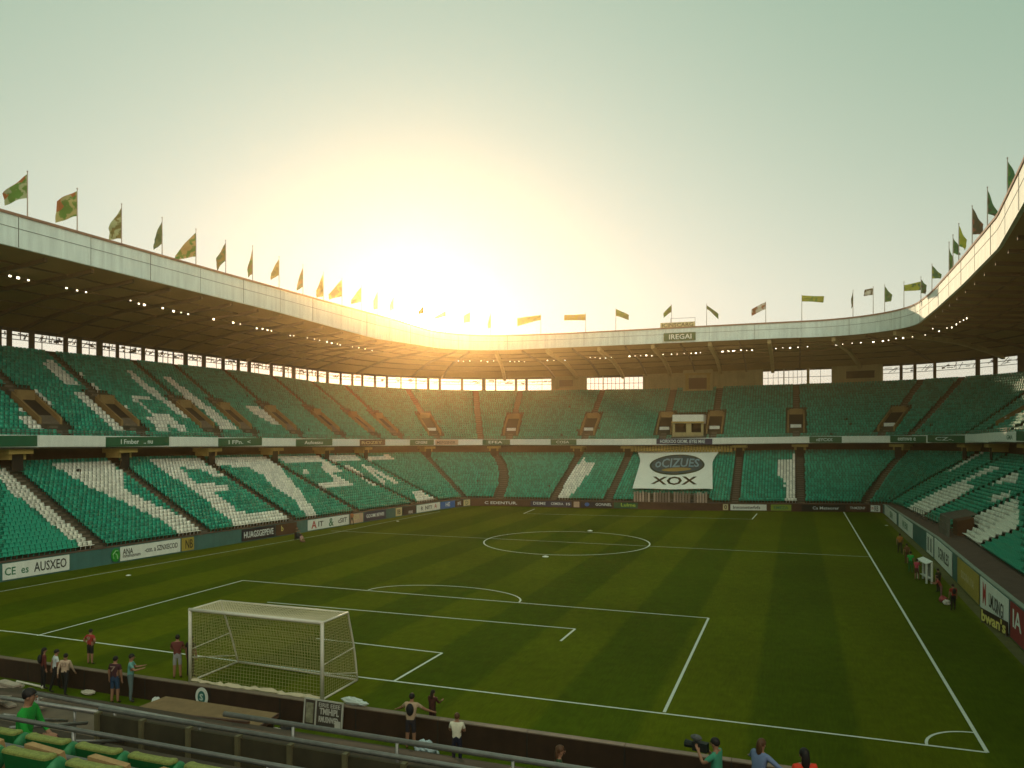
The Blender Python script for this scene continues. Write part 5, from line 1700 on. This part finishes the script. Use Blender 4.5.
    mb.build('ears_and_nose', M[skin], o, smooth=True)
    mb = MB()
    for sx in (-1, 1): mb.ball((fc.x + sx * .032 * k, fc.y + .085 * k, fc.z + .028 * k), (.012 * k, .008 * k, .008 * k), 6, 5)
    mb.build('eyes', M['ink'], o)
    mb = MB(); mb.box((fc.x, fc.y + .088 * k, fc.z - .05 * k), (.045 * k, .012 * k, .01 * k)); mb.build('mouth', mat('lips', (.2, .06, .05), .6), o)
    if number:
        t = text_mesh(number, .22 * k, .2 * k, mat('shirt print', (.30, .20, .15), .8), 'shirt_number', o, (0, (J['chs'].y - .125) * k, (J['chs'].z - .02) * k))
    if back:
        mb = MB(); mb.ball((0, (J['chs'].y - .14) * k, (J['chs'].z - .04) * k), (.13 * k, .09 * k, .2 * k), 10, 8); mb.build('rucksack', mat('rucksack black', (.012, .012, .014), .7), o, smooth=True)
    return o
red, navy, blk = (.30, .028, .022), (.02, .03, .07), (.012, .012, .012)
person('person in a dark red top and black skirt, leftmost of the three on the walkway', (-9.55, -7.1, 0), R(-25), 1.95, (.10, .02, .015), blk, sleeve=True, pose='stand', long_hair=True, back=True)
person('person in a white shirt and black trousers walking between two others', (-8.75, -7.12, 0), R(-30), 1.95, (.52, .54, .52), blk, pose='walk', number='11')
person('person in a beige printed jacket and black trousers beside the white shirt', (-7.85, -7.35, 0), R(20), 1.9, (.48, .33, .23), blk, sleeve=True, pose='walk', number='23')
person('person in a red shirt and black shorts on the grass behind the wall, left', (-10.8, -3.4, 0), R(5), 1.84, red, blk, short=True, pose='hips', number='9')
person('person with a dark shirt and blue shorts on the walkway, back turned', (-4.75, -7.4, 0), R(10), 2.1, (.05, .015, .02), (.02, .05, .10), short=True, pose='stand', number='7')
person('person in a teal and grey top carrying things, beside the blue shorts', (-4.25, -7.0, 0), R(-50), 2.15, (.12, .30, .27), (.10, .14, .14), pose='reach')
person('person in a patterned dark red top and grey shorts left of the goal', (-4.75, -3.65, 0), R(35), 2.15, (.12, .03, .025), (.28, .27, .27), short=True, pose='fold')
person('person in black standing right against the left goal post', (-4.25, -3.3, 0), R(0), 2.05, blk, blk, pose='stand')
person('person with a black rucksack leaning on the dark wall, arms spread', (10.15, -7.35, 0), R(8), 2.12, (.42, .28, .18), (.02, .02, .028), short=True, pose='lean', back=True)
person('person with long dark hair and a dark red coat beyond the wall', (10.1, -5.35, 0), R(-15), 1.66, (.06, .016, .012), (.03, .01, .01), sleeve=True, pose='reach', long_hair=True)
person('person in a white t-shirt and dark jeans standing at the wall', (13.22, -9.85, .78), R(12), 1.84, (.66, .60, .46), (.012, .014, .03), pose='fold', hair='hairbrown')
person('person with brown tied hair and a dark green top sitting alone below the wall', (19.1, -17.55, zlow(-17.05) + .02), R(-70), 1.74, (.02, .05, .02), blk, pose='sit', hair='hairbrown', long_hair=True)
zc = lambda y: zlow(math.floor((y + 20.2) / .9) * .9 - 20.2 + .45)
person('person with black hair and a green patterned shirt filming with a large camera', (22.42, -16.2, zc(-16.2)), R(75), 1.80, (.05, .26, .16), blk, pose='film')
person('person in a pale blue top bending forward by the wall, hair tied', (23.28, -15.9, zc(-15.9)), R(-40), 1.78, (.16, .20, .34), navy, pose='lean', hair='hairbrown', long_hair=True, sleeve=True)
person('person in a bright red shirt with long dark hair at the wall', (24.25, -17.3, zc(-17.3)), R(20), 1.86, (.62, .045, .02), blk, pose='stand', long_hair=True)
sm = person('person in a bright green shirt sitting on the near steps', (11.98, -24.65, 6.55), R(-62), 1.86, (.015, .26, .03), (.06, .02, .02), pose='sit', sleeve=True)
cmr = empty('video_camera', (22.05, -16.05, zc(-16.2) + 1.52), R(75)); tag(cmr, 'black video camera held up by the person in green', 'camera')
mb = MB(); mb.box((0, 0, 0), (.16, .34, .2)); mb.build('body', M['ink'], cmr)
mb = MB(); mb.tube([(0, .17, 0), (0, .36, 0)], [.07, .09], 10); mb.build('lens', M['ink'], cmr)
mb = MB(); mb.ball((0, .1, .18), (.07, .14, .07), 8, 6); mb.build('microphone', mat('fur grey', (.10, .10, .10), .9, .4, 20), cmr)
# people and shelter along the right touchline
person('person in a red top and black trousers nearest on the right touchline', (34.19, 26.2, 0), R(20), 1.80, red, blk, pose='stand', number='8', back=True)
person('person in a faded red top bending over bags behind the red one', (34.05, 29.9, 0), R(80), 1.72, (.32, .06, .05), (.2, .1, .09), pose='bend')
person('person in dark clothes standing right of the white bench frame', (34.3, 32.8, 0), R(40), 1.78, (.03, .035, .02), blk, pose='stand')
person('person in a pink top left of the white bench frame', (33.45, 37.6, 0), R(-30), 1.74, (.48, .06, .09), (.10, .03, .03), short=True, pose='reach')
person('person in a bright green bib on the right touchline', (33.42, 41.0, 0), R(-20), 1.84, (.02, .36, .07), (.02, .12, .03), pose='stand')
person('person in brown standing behind the green bib', (33.75, 46.2, 0), R(10), 1.85, (.16, .07, .03), (.10, .05, .02), pose='stand')
person('person in orange and dark clothes farthest along the right touchline', (33.9, 52.6, 0), R(0), 2.0, (.36, .14, .03), (.03, .03, .02), pose='walk')
person('person in dark clothes crouching by the left wall with a camera', (-29.0, 39.6, 0), R(-100), 1.6, (.02, .03, .02), blk, pose='bend')
person('person in a pale red top sitting low by the left wall', (-27.6, 38.7, -.35), R(-100), 1.7, (.42, .25, .22), (.10, .04, .04), pose='sit')
person('person in an orange top walking along the left wall', (-30.7, 54.2, 0), R(60), 1.75, (.42, .15, .06), (.10, .08, .06), pose='walk')
r = empty('bench_frame', (34.2, 37.2, 0), R(8)); tag(r, 'white framed bench shelter on the right touchline', 'shelter')
for (x, y) in ((-.38, 1.25), (-.38, -1.0), (0.0, -1.0), (0.0, 1.25)):
    mb = MB(); mb.bar((x, y, 0), (x, y, 1.55 if x < 0 else 1.75), .12); mb.build('post', M['bwhite'], r)
mb = MB(); mb.hexa([(-.45, -1.1, 1.55), (.05, -1.1, 1.75), (.05, 1.4, 1.75), (-.45, 1.4, 1.55), (-.45, -1.1, 1.62), (.05, -1.1, 1.82), (.05, 1.4, 1.82), (-.45, 1.4, 1.62)]); mb.build('roof', M['bwhite'], r)
mb = MB(); mb.box((.1, .1, .85), (.05, 2.2, 1.5)); mb.build('back_panel', mat('grey sheet', (.25, .25, .22), .6, .2, 2), r)
mb = MB(); mb.box((-.1, .1, .42), (.3, 2.1, .06)); mb.build('bench', M['bwhite'], r)
heap('kit_bags', 'red and white bags on the grass beside the right touchline', 'bags', (34.0, 28.9, 0), [('bag', mat('bag red', (.30, .05, .05), .7, .3, 5), (0, 0, .2), (.3, .5, .25)), ('bag', mat('bag white', (.5, .45, .38), .7, .3, 5), (.1, -.8, .15), (.25, .3, .2))], 12)
heap('kit_bags', 'dark bag on the grass in front of the left wall', 'bag', (-29.6, 40.9, 0), [('bag', M['ink'], (0, 0, .3), (.4, .5, .35))], 13)
# yellow lettered sign standing on the grass near the right wall
r = empty('letter_sign', (35.6, 21.4, 0), R(-81)); tag(r, 'low dark sign with tall yellow letters on the grass near the right wall', 'sign')
mb = MB(); mb.box((0, 0, .5), (3.9, .06, .8)); mb.build('panel', M['wall'], r)
text_mesh("bwan's", 3.6, .75, M['yellowink'], 'lettering', r, (0, -.04, .5), bold=.03)
mb = MB(); mb.box((-1.8, .1, .1), (.1, .3, .2)); mb.box((1.8, .1, .1), (.1, .3, .2)); mb.build('foot', M['grey'], r)
# tunnel cage in the right stand
p = seat0(241)
r = empty('tunnel_cage', (p[0] + .2, p[1], lerp(241, ZB) + .02)); tag(r, 'grey barred tunnel cage between seat blocks in the right stand', 'cage')
mb = MB()
mb.hexa([(-.5, -1.6, 0), (.9, -1.6, 0), (.9, .6, 0), (-.5, .6, 0), (-.5, -1.6, 1.5), (.9, -1.6, 1.9), (.9, .6, 1.9), (-.5, .6, 1.5)]); mb.build('enclosure', M['brown'], r)
mb = MB()
for i in range(12):
    y = -2.65 + i * .48
    mb.bar((-1.38, y, 0), (-1.28, y * .93, 1.8), .09); mb.bar((-1.28, y * .93, 1.8), (1.0, y * .93, 2.32), .09)
for z_ in (.6, 1.2, 1.8): mb.bar((-1.38 + z_ * .05, -2.65, z_), (-1.38 + z_ * .05, 2.65, z_), .07)
mb.build('bars', M['grey'], r)
r = empty('crowd_barrier', P3(seat0(228) + np.array((-.6, 0, 0)))); tag(r, 'grey railings on the apron of the right stand before the cage', 'railing')
mb = MB()
for s in srange(219, 236, 1.6):
    q = Vector(seat0(s)) + Vector((-.5, 0, 0)) - r.location
    q2 = Vector(seat0(s + 1.6)) + Vector((-.5, 0, 0)) - r.location
    mb.bar(q, q + Vector((0, 0, 1.0)), .06)
    for z_ in (.5, 1.0): mb.bar(q + Vector((0, 0, z_)), q2 + Vector((0, 0, z_)), .05)
mb.build('bars', M['grey'], r)

# ------------------------------------------------------------------ the warm air in the bowl
HAZE_DENSITY = 0.0012
hz = MB()
hz.hexa([(-640, -640, -1.2), (680, -640, -1.2), (680, 680, -1.2), (-640, 680, -1.2), (-640, -640, 34.8), (680, -640, 34.8), (680, 680, 34.8), (-640, 680, 34.8)])
hm = bpy.data.materials.new('haze')
hm.use_nodes = True
t = hm.node_tree
t.nodes.clear()
o_ = t.nodes.new('ShaderNodeOutputMaterial')
pv = t.nodes.new('ShaderNodeVolumePrincipled')
pv.inputs['Color'].default_value = (1.0, 0.68, 0.32, 1)
pv.inputs['Density'].default_value = HAZE_DENSITY
pv.inputs['Anisotropy'].default_value = 0.88
t.links.new(pv.outputs[0], o_.inputs['Volume'])
ho = hz.build('haze', hm)
tag(ho, kind='stuff')
